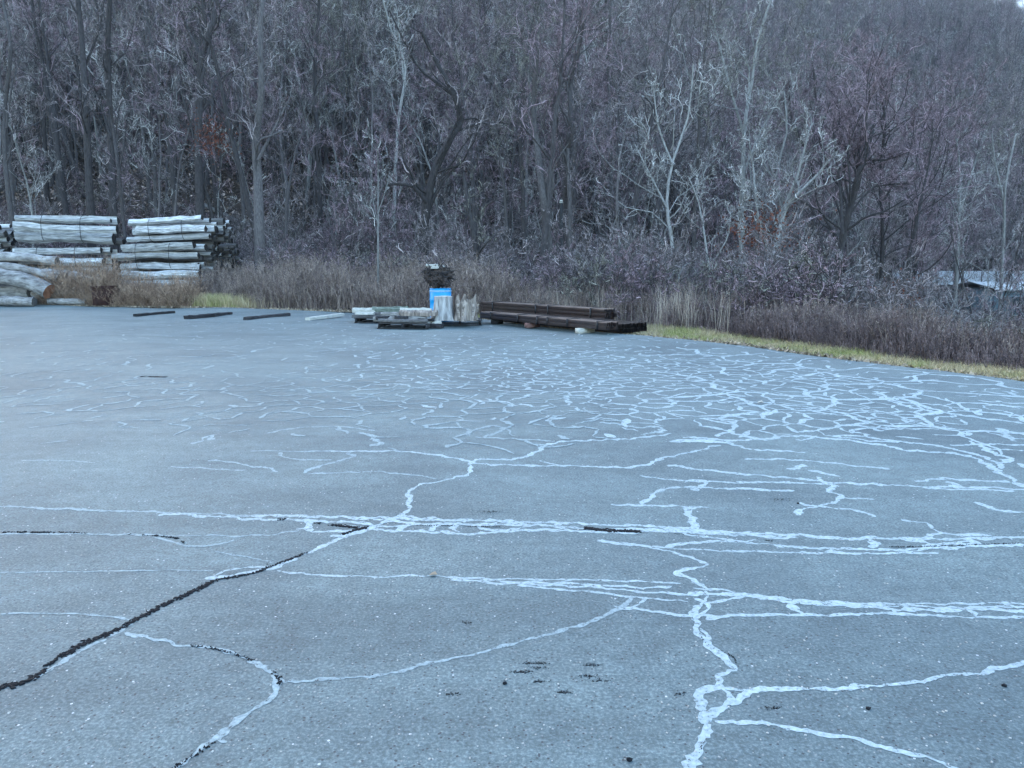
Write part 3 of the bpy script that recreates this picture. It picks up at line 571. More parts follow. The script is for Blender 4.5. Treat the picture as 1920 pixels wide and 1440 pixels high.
hero(39, [([(1880,560),(1882,450),(1885,350),(1905,250)], .1, .04), ([(1883,380),(1865,300),(1860,250)], .06, .03)], 115, TP, M['twig_pale'], 'pale bare tree at the far right edge above the teal building', dict(sm, n1=9))
hero(25.5, [([(707,530),(709,470),(709,400),(709,330),(708,270)], .045, .015), ([(709,420),(698,370),(695,320)], .02, .01), ([(709,400),(725,350),(730,320)], .02, .01), ([(709,420),(690,390),(665,365)], .02, .01)], 116, TP, M['twig_pale'], 'whitish candelabra sapling rising from the weeds left of the drum', dict(n1=5, f1=.3, n2=4, n3=3, n4=2, t1=.2, up1=.15))
hero(34, [([(35,480),(12,330),(10,200),(20,90),(5,0)], .13, .06), ([(12,240),(22,160),(45,90)], .05, .02)], 117, TG, M['twig_grey'], 'grey slightly bent tree at the left edge of the picture', sm)
hero(45, [([(735,420),(745,250),(760,130),(735,60),(718,0)], .13, .05), ([(757,150),(750,80),(745,20)], .06, .02)], 118, TP, M['twig_pale'], 'pale tall tree with whitish split top left of centre', dict(sm, n1=10))
hero(44, [([(1150,480),(1145,300),(1141,140),(1143,60),(1148,-40)], .14, .05)], 119, TG, M['twig_pale'], 'straight pale grey trunk in the upper middle, right of the sinuous tree', dict(sm, n1=10))
hero(42, [([(600,470),(598,300),(590,150),(596,50),(600,-40)], .17, .07)], 120, TB, M['twig_purple'], 'dark upright trunk left of the pale split tree on the slope', sm)
hero(29, [([(1335,600),(1330,520),(1322,450),(1310,380),(1290,330)], .06, .02), ([(1330,500),(1362,450),(1370,400)], .03, .015)], 121, TP, M['twig_pale'], 'low pale crooked tree behind the weeds where the verge begins', dict(sm, n1=10, f1=.45))
hero(31, [([(1255,600),(1262,480),(1250,380),(1262,300),(1290,220),(1300,120)], .10, .03), ([(1256,400),(1220,330),(1190,270)], .05, .02), ([(1262,310),(1235,240),(1225,160)], .05, .02)], 122, TP, M['twig_pale'], 'pale grey tree with curving limbs between the verge and the tall forked one', dict(sm, n1=14, f1=.5))
hero(33, [([(1462,600),(1455,500),(1470,420),(1455,330),(1475,250),(1470,170)], .09, .03), ([(1462,440),(1500,380),(1530,360)], .04, .015), ([(1458,350),(1430,300),(1425,260)], .04, .015)], 123, TP, M['twig_pale'], 'pale wavy tree between the tall forked one and the black leaning tree', dict(sm, n1=14, f1=.5))
hero(36, [([(1650,590),(1655,450),(1650,330),(1660,230),(1650,170)], .12, .05), ([(1655,380),(1700,300),(1715,240)], .06, .02), ([(1652,340),(1610,270),(1600,210)], .06, .02)], 124, TB, M['twig_purple'], 'round purplish crowned tree just right of the black leaning tree', dict(sm, n1=20, f1=.62, n2=7, n3=5, n4=6, a1=(.4, 1.3)))
hero(38, [([(1520,590),(1525,450),(1520,330),(1530,200),(1525,130)], .12, .05), ([(1522,330),(1560,250),(1570,180)], .06, .02), ([(1522,300),(1485,230),(1480,160)], .06, .02)], 125, TB, M['twig_purple'], 'broad purplish crowned tree just left of the black leaning tree', dict(sm, n1=20, f1=.62, n2=7, n3=5, n4=6, a1=(.4, 1.3)))
# the other trees that can be told apart, scattered over the foot of the hill
rng = np.random.default_rng(42)
def zone(px):
    for lim, s in ((130, 'behind the leftmost logs'), (240, 'behind the left wood stack'), (460, 'behind the right wood stack'), (650, 'behind the weeds right of the wood stacks'), (780, 'on the slope above the timber pallets'), (950, 'on the slope above the blue drum'), (1150, 'behind the steel beam bundles'), (1350, 'where the grass verge begins'), (1550, 'behind the weeds, right of centre'), (1750, 'behind the dark weeds on the right')):
        if px < lim: return s
    return 'near the low sheds at the far right'
pal = {'tall_dark': 'tall dark bare tree', 'tall_grey': 'tall grey bare tree', 'pale': 'slim pale barked tree', 'round': 'round crowned bare tree', 'sapling': 'thin bare sapling'}
pts = []
def try_pt(x, y, dmin):
    for a, b_ in pts:
        if (a - x) ** 2 + (b_ - y) ** 2 < dmin * dmin: return False
    pts.append((x, y)); return True
cnt = 0; g = 0
while cnt < 255 and g < 20000:
    g += 1
    y = 30.5 + 42 * rng.random() ** .9; u = rng.uniform(-.74, .74); x = u * y; px = 960 + 1400 * u
    if y < edge(x) + 7.5 or (px < 460 and y < 34.5): continue
    if px > 1690 and y < 58 and rng.random() < .35: continue
    if not try_pt(x, y, 1.5 + .03 * y): continue
    z = float(gz(x, y))
    r = rng.random()
    if px > 1250 and y < 60: k = 'round' if r < .35 else 'tall_grey' if r < .45 else 'pale' if r < .65 else 'sapling'
    elif px < 560: k = 'tall_dark' if r < .42 else 'tall_grey' if r < .7 else 'sapling' if r < .9 else 'pale'
    else: k = 'tall_dark' if r < .25 else 'tall_grey' if r < .5 else 'round' if r < .6 else 'sapling' if r < .82 else 'pale'
    if px > 1700 and k in ('tall_dark', 'tall_grey'): k = 'round'
    s = rng.uniform(.75, 1.15)
    if px > 1720 and y < 50: s *= .62
    sz_ = 'undersized ' if s < .87 else 'outsized ' if s > 1.03 else ''
    lab = f"{sz_}{pal[k]} {zone(px)}" + (', high upslope' if y > 58 else ', midslope' if y > 45 else ', at slope foot')
    place('bare_sapling' if k == 'sapling' else 'bare_tree', KIND[k][rng.integers(len(KIND[k]))], x, y, z, s, rng.uniform(0, 6.28), lab, 'sapling' if k == 'sapling' else 'tree', lab.replace('tree ', 'trees ').replace('sapling ', 'saplings '), sz=s * rng.uniform(.9, 1.15))
    cnt += 1
sn = ['grey twiggy shrub', 'purplish twiggy shrub', 'pale arching shrub', 'olive twiggy shrub']
cnt = 0; g = 0; pts = []
while cnt < 240 and g < 20000:
    g += 1
    y = 17 + 28 * rng.random(); u = rng.uniform(-.72, .76); x = u * y; px = 960 + 1400 * u; e_ = float(edge(x))
    if y < e_ + 3.6 or y > e_ + (30 if u > .52 else 17) or (px < 480 and y < 34.5): continue
    if px < 1100 and y > 44: continue
    if not try_pt(x, y, .9): continue
    r = rng.random(); i = 2 if (px > 1150 and r < .2) else [0, 1, 1, 3][int(rng.integers(0, 4))]; s = rng.uniform(.7, 1.15) * (.75 if px > 1600 else 1)
    lab = f"{'low ' if s < .85 else 'high ' if s > 1.02 else ''}{sn[i]} {zone(px)}, {'near the lot' if y - e_ < 8 else 'deeper in'}"
    place('bare_shrub', SHR[i], x, y, float(gz(x, y)), s, rng.uniform(0, 6.28), lab, 'shrub', lab.replace('shrub ', 'shrubs ')); cnt += 1
# far wood: one mass, instanced over the upper slopes
def far_points(n, seed):
    rg = np.random.default_rng(seed); P = []
    while len(P) < n:
        y = 68 + 260 * rg.random() ** 1.25; u = rg.uniform(-.78, .82); x = u * y
        if y < np.interp(x, FX, FY) - 6: continue
        P.append((x, y, float(gz(x, y)) - .2))
    for _ in range(900):
        u = rg.uniform(.45, .8); y = rg.uniform(190, 290); x = u * y; P.append((x, y, float(gz(x, y)) - .2))
    for _ in range(420):
        u = rg.uniform(-.75, .75); y = rg.uniform(46, 70); x = u * y
        if y < np.interp(x, FX, FY) + 4: continue
        P.append((x, y, float(gz(x, y)) - .2))
    return P
def far_wood(name, n, seed, src, smin, smax):
    P = far_points(n, seed); m = bpy.data.meshes.new(name); m.from_pydata(P, [], []); o = link(name, m)
    ng = bpy.data.node_groups.new(name, 'GeometryNodeTree')
    ng.interface.new_socket('Geometry', in_out='INPUT', socket_type='NodeSocketGeometry'); ng.interface.new_socket('Geometry', in_out='OUTPUT', socket_type='NodeSocketGeometry')
    N = ng.nodes; I = N.new('NodeGroupInput'); O = N.new('NodeGroupOutput'); J = N.new('GeometryNodeJoinGeometry')
    rr = N.new('FunctionNodeRandomValue'); rr.data_type = 'FLOAT_VECTOR'; rr.inputs[0].default_value = (0, 0, 0); rr.inputs[1].default_value = (0, 0, 6.283); rr.inputs['Seed'].default_value = 3
    rs = N.new('FunctionNodeRandomValue'); rs.data_type = 'FLOAT'; rs.inputs[2].default_value = smin; rs.inputs[3].default_value = smax; rs.inputs['Seed'].default_value = 9
    ri = N.new('FunctionNodeRandomValue'); ri.data_type = 'INT'; ri.inputs[4].default_value = 0; ri.inputs[5].default_value = len(src) - 1; ri.inputs['Seed'].default_value = 17
    for k, pair in enumerate(src):
        cmpn = N.new('FunctionNodeCompare'); cmpn.data_type = 'INT'; cmpn.operation = 'EQUAL'; cmpn.inputs[3].default_value = k; ng.links.new(ri.outputs[2], cmpn.inputs[2])
        for ob in pair:
            oi = N.new('GeometryNodeObjectInfo'); oi.transform_space = 'ORIGINAL'; oi.inputs['Object'].default_value = ob; oi.inputs['As Instance'].default_value = True
            ip = N.new('GeometryNodeInstanceOnPoints')
            ng.links.new(I.outputs[0], ip.inputs['Points']); ng.links.new(cmpn.outputs[0], ip.inputs['Selection']); ng.links.new(oi.outputs['Geometry'], ip.inputs['Instance'])
            ng.links.new(rr.outputs[0], ip.inputs['Rotation']); ng.links.new(rs.outputs[1], ip.inputs['Scale']); ng.links.new(ip.outputs[0], J.inputs[0])
    ng.links.new(J.outputs[0], O.inputs[0]); md = o.modifiers.new('scatter', 'NODES'); md.node_group = ng
    tagd(o, kind='stuff'); return o
first = {}
for ob in C.objects:
    if ob.name.split('.')[0] == 'crown': first.setdefault(ob.data.name, [None, ob])[1] = ob
for ob in C.objects:
    if ob.name.split('.')[0] == 'trunk':
        cr = [c for c in ob.parent.children if c.name.split('.')[0] == 'crown'][0]
        if first[cr.data.name][1] == cr: first[cr.data.name][0] = ob
src = []
for k in ('tall_dark', 'tall_grey', 'round', 'pale'):
    for mt, mc in KIND[k]:
        if mc.name in first and first[mc.name][0]: src.append(first[mc.name])
far_wood('far_wood', 3200, 77, src, .8, 1.25)

def brush_points(n, seed):
    rg = np.random.default_rng(seed); P = []
    while len(P) < n:
        y = 34 + 70 * rg.random() ** 1.2; u = rg.uniform(-.78, .8); x = u * y
        if y < edge(x) + (6 if u > -.3 else 9): continue
        if u > .5 and y < 62 and rg.random() < .4: continue
        P.append((x, y, float(gz(x, y)) - .1))
    return P
far_points = lambda n, seed: brush_points(n, seed)
bsrc = []
for mt, mc in SHR + KIND['sapling']:
    if mc.name in first and first[mc.name][0]: bsrc.append(first[mc.name])
far_wood('slope_thicket', 1100, 78, bsrc, .7, 1.35)
# leaf litter on the near slope and along the edge of the lot
def flakes(n, fn, s0, s1, mat, seed, name, kind='stuff', tilt=.6):
    rg = np.random.default_rng(seed); P = fn(rg, n); n = len(P); s = rg.uniform(s0, s1, n)
    a = rg.uniform(0, 6.28, n); t1 = rg.normal(0, tilt, n); t2 = rg.normal(0, tilt, n)
    ex = np.stack([np.cos(a), np.sin(a), t1], 1); ey = np.stack([-np.sin(a), np.cos(a), t2], 1) * .65
    V = np.stack([P - ex * s[:, None], P - ey * s[:, None], P + ex * s[:, None], P + ey * s[:, None]], 1); V[:, :, 2] += .01
    V[:, 0, 2] += s * .4
    F = np.arange(n * 4).reshape(-1, 4)
    return tagd(link(name, np_mesh(name, V, F, [mat])), kind=kind)
def slope_pts(rg, n):
    y = 31 + 60 * rg.random(n) ** 1.3; x = rg.uniform(-.75, .45, n) * y
    return np.stack([x, y, gz(x, y) + .02], 1)
flakes(90000, slope_pts, .05, .16, M['litter'], 5, 'slope_leaf_litter')
def verge_pts(rg, n):
    x = rg.uniform(-24, 12, n); y = edge(x) + np.abs(rg.normal(0, .35, n)) - .12
    return np.stack([x, y, np.maximum(gz(x, y), 0.004)], 1)
flakes(9000, verge_pts, .015, .045, M['straw_litter'], 6, 'edge_leaf_litter')
# grass of the verge
def blades(n, fn, h0, h1, w_, mat, seed, name, bend=.5):
    rg = np.random.default_rng(seed); P, hs = fn(rg, n); n = len(P); h = rg.uniform(h0, h1, n) * hs; a = rg.uniform(0, 6.28, n)
    side = np.stack([np.cos(a), np.sin(a), np.zeros(n)], 1) * w_ / 2; b_ = rg.normal(0, bend, (n, 2))
    mid = P + np.stack([b_[:, 0] * h * .3, b_[:, 1] * h * .3, h * .6], 1); tip = P + np.stack([b_[:, 0] * h, b_[:, 1] * h, h], 1)
    V = np.stack([P - side, P + side, mid + side * .7, mid - side * .7, tip, tip + side * .1], 1).reshape(-1, 3)
    i = np.arange(n)[:, None] * 6; F = np.concatenate([i + np.array([[0, 1, 2, 3]]), i + np.array([[3, 2, 5, 4]])])
    return tagd(link(name, np_mesh(name, V, F, [mat])), kind='stuff')
BX = [-24, -14.5, -9, -4, -1, 1.5, 2.6, 3.6, 5, 6, 7.5, 9, 12]; BO = [3, 2.6, .5, .3, .8, 2.6, 3.0, 2.6, 1.9, 1.65, 1.45, 1.3, 1.3]     # width of the mown strip
def strip(x): return np.interp(x, BX, BO)
def grass_pts(rg, n):
    x = rg.uniform(-2, 11, n); t = rg.random(n); y = edge(x) + .0 + t * (strip(x) + .5)
    return np.stack([x, y, gz(x, y) - .01], 1), .5 + .9 * t
blades(90000, grass_pts, .03, .10, .007, M['grass'], 8, 'verge_grass', .7)
def tuft_l(rg, n):
    x = rg.normal(-10.7, .8, n); y = edge(x) + .3 + rg.random(n) * 2.2; return np.stack([x, y, gz(x, y)], 1), np.ones(n)
blades(9000, tuft_l, .15, .5, .012, M['grass'], 9, 'long_grass_by_stack', .35)
def tuft_c(rg, n):
    c = rg.integers(0, 90, n); rg2 = np.random.default_rng(1); cx = rg2.uniform(.2, 4.9, 90); cd = rg2.uniform(2.4, 5.2, 90)
    x = cx[c] + rg.normal(0, .14, n); y = edge(cx[c]) + cd[c] + rg.normal(0, .14, n); return np.stack([x, y, gz(x, y)], 1), rg2.uniform(.6, 1.15, 90)[c]
blades(2000, tuft_c, .4, 1.2, .008, M['straw'], 10, 'pale_straw_tufts', .16)
# tall weeds: stems with side twigs and seed heads
def weeds(n, fn, mat, seed, name, twigs=11, lean=.2, tip=.35):
    rg = np.random.default_rng(seed); P, H = fn(rg, n); n = len(P); K = 4
    Q = np.zeros((n, K, 3)); Q[:, 0] = P; d = np.stack([rg.normal(0, lean, n), rg.normal(0, lean, n), np.ones(n)], 1)
    for k in range(1, K):
        d = unit(d + rg.normal(0, .09, d.shape)); Q[:, k] = Q[:, k - 1] + d * (H / (K - 1))[:, None]
    RR = np.full((n, K), .0042) * np.array([1, .85, .7, .4])[None]
    parts = [tubes(Q, RR, 3)]
    m = n * twigs; idx = np.repeat(np.arange(n), twigs); t = tip + (1 - tip) * rg.random(m); f = t * (K - 1); i = np.minimum(f.astype(int), K - 2); a = (f - i)[:, None]
    p0 = Q[idx, i] * (1 - a) + Q[idx, i + 1] * a; L = (H[idx] * rg.uniform(.06, .2, m) * (1.25 - t))[:, None]
    an = rg.uniform(0, 6.28, m); dd = unit(np.stack([np.cos(an), np.sin(an), rg.uniform(.4, 1.8, m)], 1)); p1 = p0 + dd * L
    s = unit(np.cross(dd, rg.normal(0, 1, (m, 3)))) * rg.uniform(.003, .0075, m)[:, None]
    V = np.stack([p0 - s * .5, p0 + s * .5, p1 + s * 1.5, p1 - s * .6], 1).reshape(-1, 3); F = np.arange(m * 4).reshape(-1, 4)
    parts.append((V, F)); V, F = join(parts)
    return tagd(link(name, np_mesh(name, V, F, [mat])), kind='stuff')
HX = [-12, -8, -4, -1, 1, 3, 5, 6, 7, 10]; HH = [1.65, 1.95, 2.0, 1.75, 1.25, 1.15, .95, .9, .85, .9]
def weed_pts(x0, x1, depth, hs=1., front=0.):
    def f(rg, n):
        x = rg.uniform(x0, x1, n); e_ = edge(x); y = e_ + strip(x) + front + depth * rg.random(n) ** .8 + rg.normal(0, .15, n)
        cl = .7 + .34 * np.sin(x * 2.1 + 1.7 * np.sin(x * .9 + y)) * np.sin(y * 1.9 + x * .4)
        return np.stack([x, y, gz(x, y)], 1), np.interp(x, HX, HH) * rg.uniform(.55, 1.12, n) * cl * hs * (.75 + .25 * np.clip((y - e_ - strip(x)) / .8, 0, 1))
    return f
weeds(13000, weed_pts(-12.2, 2, 5), M['weed'], 31, 'dry_weeds')
weeds(8000, weed_pts(-12.2, 3, 5, .85), M['weed_dark'], 32, 'brown_weeds')
weeds(15000, weed_pts(1.8, 11, 5.5), M['weed_dark'], 33, 'dark_weeds')
weeds(3500, weed_pts(1.2, 11, 5, 1.08, .7), M['weed'], 34, 'tan_topped_weeds')
weeds(3500, weed_pts(3.5, 11, .8, .55), M['weed_dark'], 38, 'low_dark_weeds', tip=.1)
def far_weeds(rg, n):
    y = rg.uniform(18, 42, n); x = rg.uniform(.05, .74, n) * y; k = y > edge(x) + 5; x, y = x[k], y[k]
    return np.stack([x, y, gz(x, y)], 1), rg.uniform(.5, 1.3, len(x))
weeds(9000, far_weeds, M['weed_dark'], 39, 'meadow_weeds')
def back_weeds(rg, n):
    y = rg.uniform(27, 34, n); x = rg.uniform(-.4, .1, n) * y; k = y > edge(x) + 3; x, y = x[k], y[k]
    return np.stack([x, y, gz(x, y)], 1), rg.uniform(.5, 1.5, len(x))
weeds(6000, back_weeds, M['weed_dark'], 40, 'woodland_edge_weeds')
def stack_weeds(rg, n):
    x = rg.uniform(-17.6, -11.3, n); y = edge(x) + .15 + rg.random(n) ** 1.2 * 1.4; return np.stack([x, y, gz(x, y)], 1), rg.uniform(.45, 1.35, n) * np.where(x < -14.6, 1.45, .95) * (.8 + .3 * np.sin(x * 4.1))
weeds(6500, stack_weeds, M['vine'], 35, 'tangled_brown_weeds', 12, .45, .15)
def stack_weeds2(rg, n):
    x = rg.uniform(-19, -15.2, n); y = 28.6 + rg.random(n) * .5; return np.stack([x, y, gz(x, y)], 1), rg.uniform(.8, 1.9, n)
weeds(420, stack_weeds2, M['vine'], 36, 'vines_on_wood_stack', 10, .3, .2)
def back_l(rg, n):
    x = rg.uniform(-27, -10, n); y = rg.uniform(31.5, 36, n); return np.stack([x, y, gz(x, y)], 1), rg.uniform(.4, 1.1, n)
weeds(2500, back_l, M['weed_dark'], 37, 'slope_foot_weeds')

# ------------------------------------------------------------------ the wood stacks
def log_mesh(L, r, rng, mats, n=7, rings=5, bend=.02, taper=.1, flat=.15, name='log', segs=None):
    """a log along +X from 0 to L"""
    a = np.arange(n) * 2 * math.pi / n; prof = 1 + rng.uniform(-flat, flat, n); V = []
    off = np.cumsum(rng.normal(0, bend, (rings, 2)), 0); off -= np.linspace(0, 1, rings)[:, None] * off[-1] * .8
    for k in range(rings):
        t = k / (rings - 1); rr = r * (1 - taper * t) * prof * (1 + rng.uniform(-.12, .12, n))
        for j in range(n): V.append((L * t, off[k, 0] + rr[j] * math.cos(a[j]), off[k, 1] + rr[j] * math.sin(a[j])))
    F = []; 
    m = bpy.data.meshes.new(name); faces = []
    for k in range(rings - 1):
        for j in range(n): faces.append((k * n + j, (k + 1) * n + j, (k + 1) * n + (j + 1) % n, k * n + (j + 1) % n))
    ns = len(faces); faces.append(tuple(range(n))); faces.append(tuple((rings - 1) * n + j for j in reversed(range(n))))
    m.from_pydata(V, [], faces)
    for q in mats: m.materials.append(q)
    for p in m.polygons: p.material_index = 0 if p.index < ns else 1
    m.update(); return m
lr = np.random.default_rng(8)
LOGS = [log_mesh(1, 1, lr, [M['rail'], M['rail_end']], n=int(lr.integers(5, 9)), rings=8, bend=.16, flat=.28, taper=float(lr.uniform(.0, .3))) for _ in range(9)] + [log_mesh(1, 1, lr, [M['rail_dark'], M['rail_end']], n=int(lr.integers(5, 9)), rings=8, bend=.16, flat=.28) for _ in range(3)]
def strap_mesh(w_, h_, r=.012):
    P = []
    for k in range(20):
        a = 2 * math.pi * k / 19; c, s = math.cos(a), math.sin(a); P.append((0, math.copysign(abs(c) ** .6, c) * w_ / 2, h_ / 2 + math.copysign(abs(s) ** .6, s) * h_ / 2))
    V, F = tubes(np.array([P]), np.full((1, 20), r), 4); return np_mesh('strap', V, F, [M['strap']])
def bundle(x, y, z, rz, L, w_, h_, label, r=.09, seed=0, tilt=0, dark=False):
    """a strapped bundle of split rails; x,y is the right front lower corner, logs run to -X"""
    rg = np.random.default_rng(seed); z *= KZ; h_ *= KZ; e = empty('wood_bundle', (x, y, z), rz); e.rotation_euler[1] = tilt
    h_ *= 1.0; rows = max(2, round(h_ / (1.85 * r))); zz = r
    for i in range(rows):
        fr = (i + .5) / rows; ww = w_ * (1 - .28 * abs(fr - .45) * 1.5); m = max(2, int(ww / (1.95 * r)))
        for j in range(m):
            s = r * rg.uniform(.62, 1.15); o = link('log', LOGS[9 + rg.integers(3)] if (dark and rg.random() < .8) or rg.random() < .08 else LOGS[rg.integers(9)], e)
            yy = (w_ - ww) / 2 + (j + .5) * ww / m
            l = L * rg.uniform(.84, 1.06); dx = rg.normal(0, .05 if dark else .11)
            o.location = (dx - l, yy + rg.normal(0, .01), zz + rg.normal(0, .008)); o.scale = (l, s, s)
            o.rotation_euler = (rg.uniform(0, 6.28), rg.normal(0, .016), rg.normal(0, .014))
        zz += h_ / rows
    for f in (.28, .68):
        s = link('strap', strap_mesh(w_ * .99, h_ * 1.03), e); s.location = (-L * f, w_ / 2, 0)
    return tagd(e, label, 'wood bundle', 'strapped bundles of split wood in the stacks')
gA = R(-7); KZ = 1.12
# right stack
bundle(-12.0, 28.6, .05, gA, 3.45, 1.2, 1.02, 'strapped bundle of silvery split rails at the bottom front of the right stack', .15, 1)
bundle(-12.15, 28.75, 1.10, gA, 3.4, 1.15, .98, 'second strapped bundle up at the front of the right stack', .17, 2)
bundle(-11.7, 29.05, 2.12, R(-9), 3.5, 1.1, .82, 'topmost front bundle of the right stack, its top rails white', .15, 3, R(-1.2))
bundle(-11.85, 29.9, .05, gA, 3.4, 1.25, 1.05, 'lowest back bundle of the right stack, its dark ends showing', .12, 4, 0, True)
bundle(-11.95, 30.0, 1.13, gA, 3.4, 1.2, .95, 'middle back bundle of the right stack, its dark ends showing', .12, 5, 0, True)
bundle(-11.5, 30.25, 2.1, R(-6), 3.4, 1.0, .72, 'topmost back bundle of the right stack', .12, 6, 0, True)
bundle(-11.75, 31.3, 1.08, gA, 3.3, 1.1, .9, 'rearmost upper bundle of the right stack, almost hidden behind the dark ends', .12, 16, 0, True)
bundle(-11.65, 31.2, .05, gA, 3.3, 1.2, 1.0, 'rearmost bottom bundle of the right stack beside the weeds', .12, 12, 0, True)
# middle stack
bundle(-15.95, 29.2, .05, R(2), 3.55, 1.2, .95, 'bottom front bundle of the middle stack, half hidden by brown weeds', .16, 7)
bundle(-15.9, 29.3, 1.02, R(5), 3.5, 1.2, .95, 'second bundle up of the middle stack, overgrown with vines', .17, 8, R(-.5))
bundle(-15.65, 29.4, 2.0, R(4), 3.6, 1.15, .95, 'topmost bundle of the middle stack with thick grey logs', .20, 9, R(2))
bundle(-15.7, 30.6, .05, R(2), 3.5, 1.2, .95, 'bottom back bundle of the middle stack', .14, 10)
# left stack
bundle(-19.75, 29.1, .05, R(0), 3.4, 1.3, 1.0, 'bottom bundle of the stack cut by the left edge of the picture', .15, 13)
bundle(-19.8, 29.2, 1.08, R(-2), 3.4, 1.3, .9, 'middle bundle of the stack cut by the left edge of the picture', .15, 14)
bundle(-19.65, 29.3, 2.0, R(-2), 3.4, 1.2, .72, 'top bundle of the stack cut by the left edge of the picture', .14, 15)
# big curved trunks lying at the left
def trunk_log(pts, r0, r1, label, seed, cut=True):
    rg = np.random.default_rng(seed); P = np.array(pts, float); b0 = P[0].copy(); Q = catmull3(P - b0, .25); n = len(Q)
    RR = np.linspace(r0, r1, n) * (1 + rg.normal(0, .03, n)); V, F = tubes(Q[None], RR[None], 12); V += rg.normal(0, .012, V.shape)
    e = empty('felled_log', tuple(b0)); link('bark', np_mesh('bark', V, F, [M['log_bark']], True), e)
    if cut:
        for end, ring in ((0, V[:12]), (n - 1, V[-12:])):
            c = ring.mean(0); d = unit(Q[1] - Q[0]) * -1 if end == 0 else unit(Q[-1] - Q[-2]); VV = np.concatenate([ring + d * .004, [c + d * .012]])
            FF = np.array([(k, (k + 1) % 12, 12) for k in range(12)]); link('cut_face', np_mesh('cut_face', VV, FF, [M['cut_wood'] if seed in (1, 2) else M['old_board']]), e)
    tagd(e, label, 'log')
trunk_log([(-16.85, 27.35, .52), (-17.6, 27.45, .86), (-18.8, 27.6, 1.05), (-21.2, 27.8, 1.0)], .28, .34, 'thick curved pale log with an orange cut end at the left', 1)
trunk_log([(-19.05, 27.0, .30), (-21.5, 27.3, .33)], .29, .3, 'short log with a round orange cut end at the bottom left corner of the picture', 2)
trunk_log([(-17.2, 27.0, .16), (-18.1, 27.05, .19), (-19.0, 27.5, .17)], .16, .17, 'pale spotted log lying flat under the thick curved log', 3)
trunk_log([(-16.9, 28.1, .98), (-17.9, 28.1, 1.25), (-19.0, 28.2, 1.42), (-21.5, 28.3, 1.38)], .15, .16, 'slim white crooked log on top of the thick curved log', 4)
trunk_log([(-15.3, 28.2, .78), (-16.2, 28.3, 1.0), (-17.5, 28.35, 1.15)], .17, .19, 'grey log sloping down into the brown weeds', 5)
trunk_log([(-17.2, 28.6, 1.6), (-18.6, 28.6, 1.75), (-21.3, 28.7, 1.75)], .16, .2, 'pale greenish log highest among the felled logs', 6)
trunk_log([(-15.5, 27.35, .14), (-16.3, 27.4, .16), (-17.1, 27.75, .15)], .12, .12, 'thin pale log on the ground beside the rusty box', 7)
trunk_log([(-15.2, 27.7, .35), (-16.8, 27.95, .42), (-17.9, 28.1, .38)], .12, .14, 'thin grey log in the shade behind the thick curved log', 8)
trunk_log([(-18.0, 28.2, .45), (-21.4, 28.4, .48)], .3, .3, 'thick shaded log at the bottom behind the curved log', 9)
# rusty box and black rubber heap in the weeds
bx, by = G(198, 574); e = empty('rusty_box', (bx, by + .12, .0), R(3))
for nm, b4 in (('front_panel', (-.34, .34, -.34, -.32, .0, .70)), ('side_panel', (-.34, -.32, -.318, .34, 0, .70)), ('side_panel', (.32, .34, -.318, .34, 0, .70)), ('back_panel', (-.318, .318, .32, .34, 0, .70)), ('rim', (-.36, .36, -.37, -.342, .64, .70)), ('lid', (-.37, .37, -.37, .36, .703, .73)), ('rib', (-.3, .3, -.355, -.342, .3, .34))):
    link(nm, np_mesh(nm, *box(*b4), [M['rust_box']]), e)
tagd(e, 'dark rusty metal box standing at the edge of the lot in brown weeds', 'box')
def lump(name, loc, sx, sy, sz, mat, label, cat, seed, amp=.25, sub=3, freq=2.5):
    bm = bmesh.new(); bmesh.ops.create_icosphere(bm, subdivisions=sub, radius=1); o_ = Vector((seed * 3.1, 0, 0))
    for v in bm.verts:
        k = 1 + amp * noise.noise(v.co * freq + o_) * 2; v.co = Vector((v.co.x * sx * k, v.co.y * sy * k, max(v.co.z * k, -.75) * sz))
    m = bpy.data.meshes.new(name); bm.to_mesh(m); bm.free(); m.materials.append(mat)
    return tagd(link(name, m, None, loc), label, cat)
x, y = G(345, 565); lump('rubber_scrap', (x, y + .3, .2), .42, .25, .22, M['black'], 'black crumpled rubber scrap lying in weeds left of the green tuft', 'scrap', 4, .4)
x, y = G(452, 574); lump('pale_rock', (x, y + .3, .1), .14, .1, .12, M['stone'], 'small pale rock in the long grass right of the wood stack', 'rock', 6)
# ------------------------------------------------------------------ timbers on the lot
tr = np.random.default_rng(4)
def timber(p0, p1, w_, h_, mat, label, ragged=.01):
    a, b_ = np.array(G(*p0)), np.array(G(*p1)); d = b_ - a; L = np.linalg.norm(d); n = 16; V = []
    for k in range(n):
        t = k / (n - 1)
        for (yy, zz) in ((-w_ / 2, 0), (w_ / 2, 0), (w_ / 2, h_ * .85), (w_ / 2 - .03, h_), (-w_ / 2 + .03, h_), (-w_ / 2, h_ * .85)):
            V.append((L * t, yy + tr.normal(0, ragged) * (zz > 0), zz + tr.normal(0, ragged) * (zz > 0)))
    F = [(k * 6 + j, (k + 1) * 6 + j, (k + 1) * 6 + (j + 1) % 6, k * 6 + (j + 1) % 6) for k in range(n - 1) for j in range(6)]
    F.append(tuple(range(6))); F.append(tuple((n - 1) * 6 + j for j in reversed(range(6))))
    m = bpy.data.meshes.new('parking_timber'); m.from_pydata([tuple(v) for v in V], [], F); m.materials.append(mat)
    o = link('parking_timber', m, None, (a[0], a[1], float(hn(*a)) + .002)); o.rotation_euler = (0, 0, math.atan2(d[1], d[0]))
    return tagd(o, label, 'timber', 'timbers laid as parking stops on the asphalt')
timber((253, 593), (325, 587), .15, .08, M['tie'], 'leftmost dark timber lying on the asphalt below the right wood stack', .004)
timber((349, 597), (432, 589), .16, .09, M['tie'], 'dark rough timber with frayed edges, between the two other dark timbers', .013)
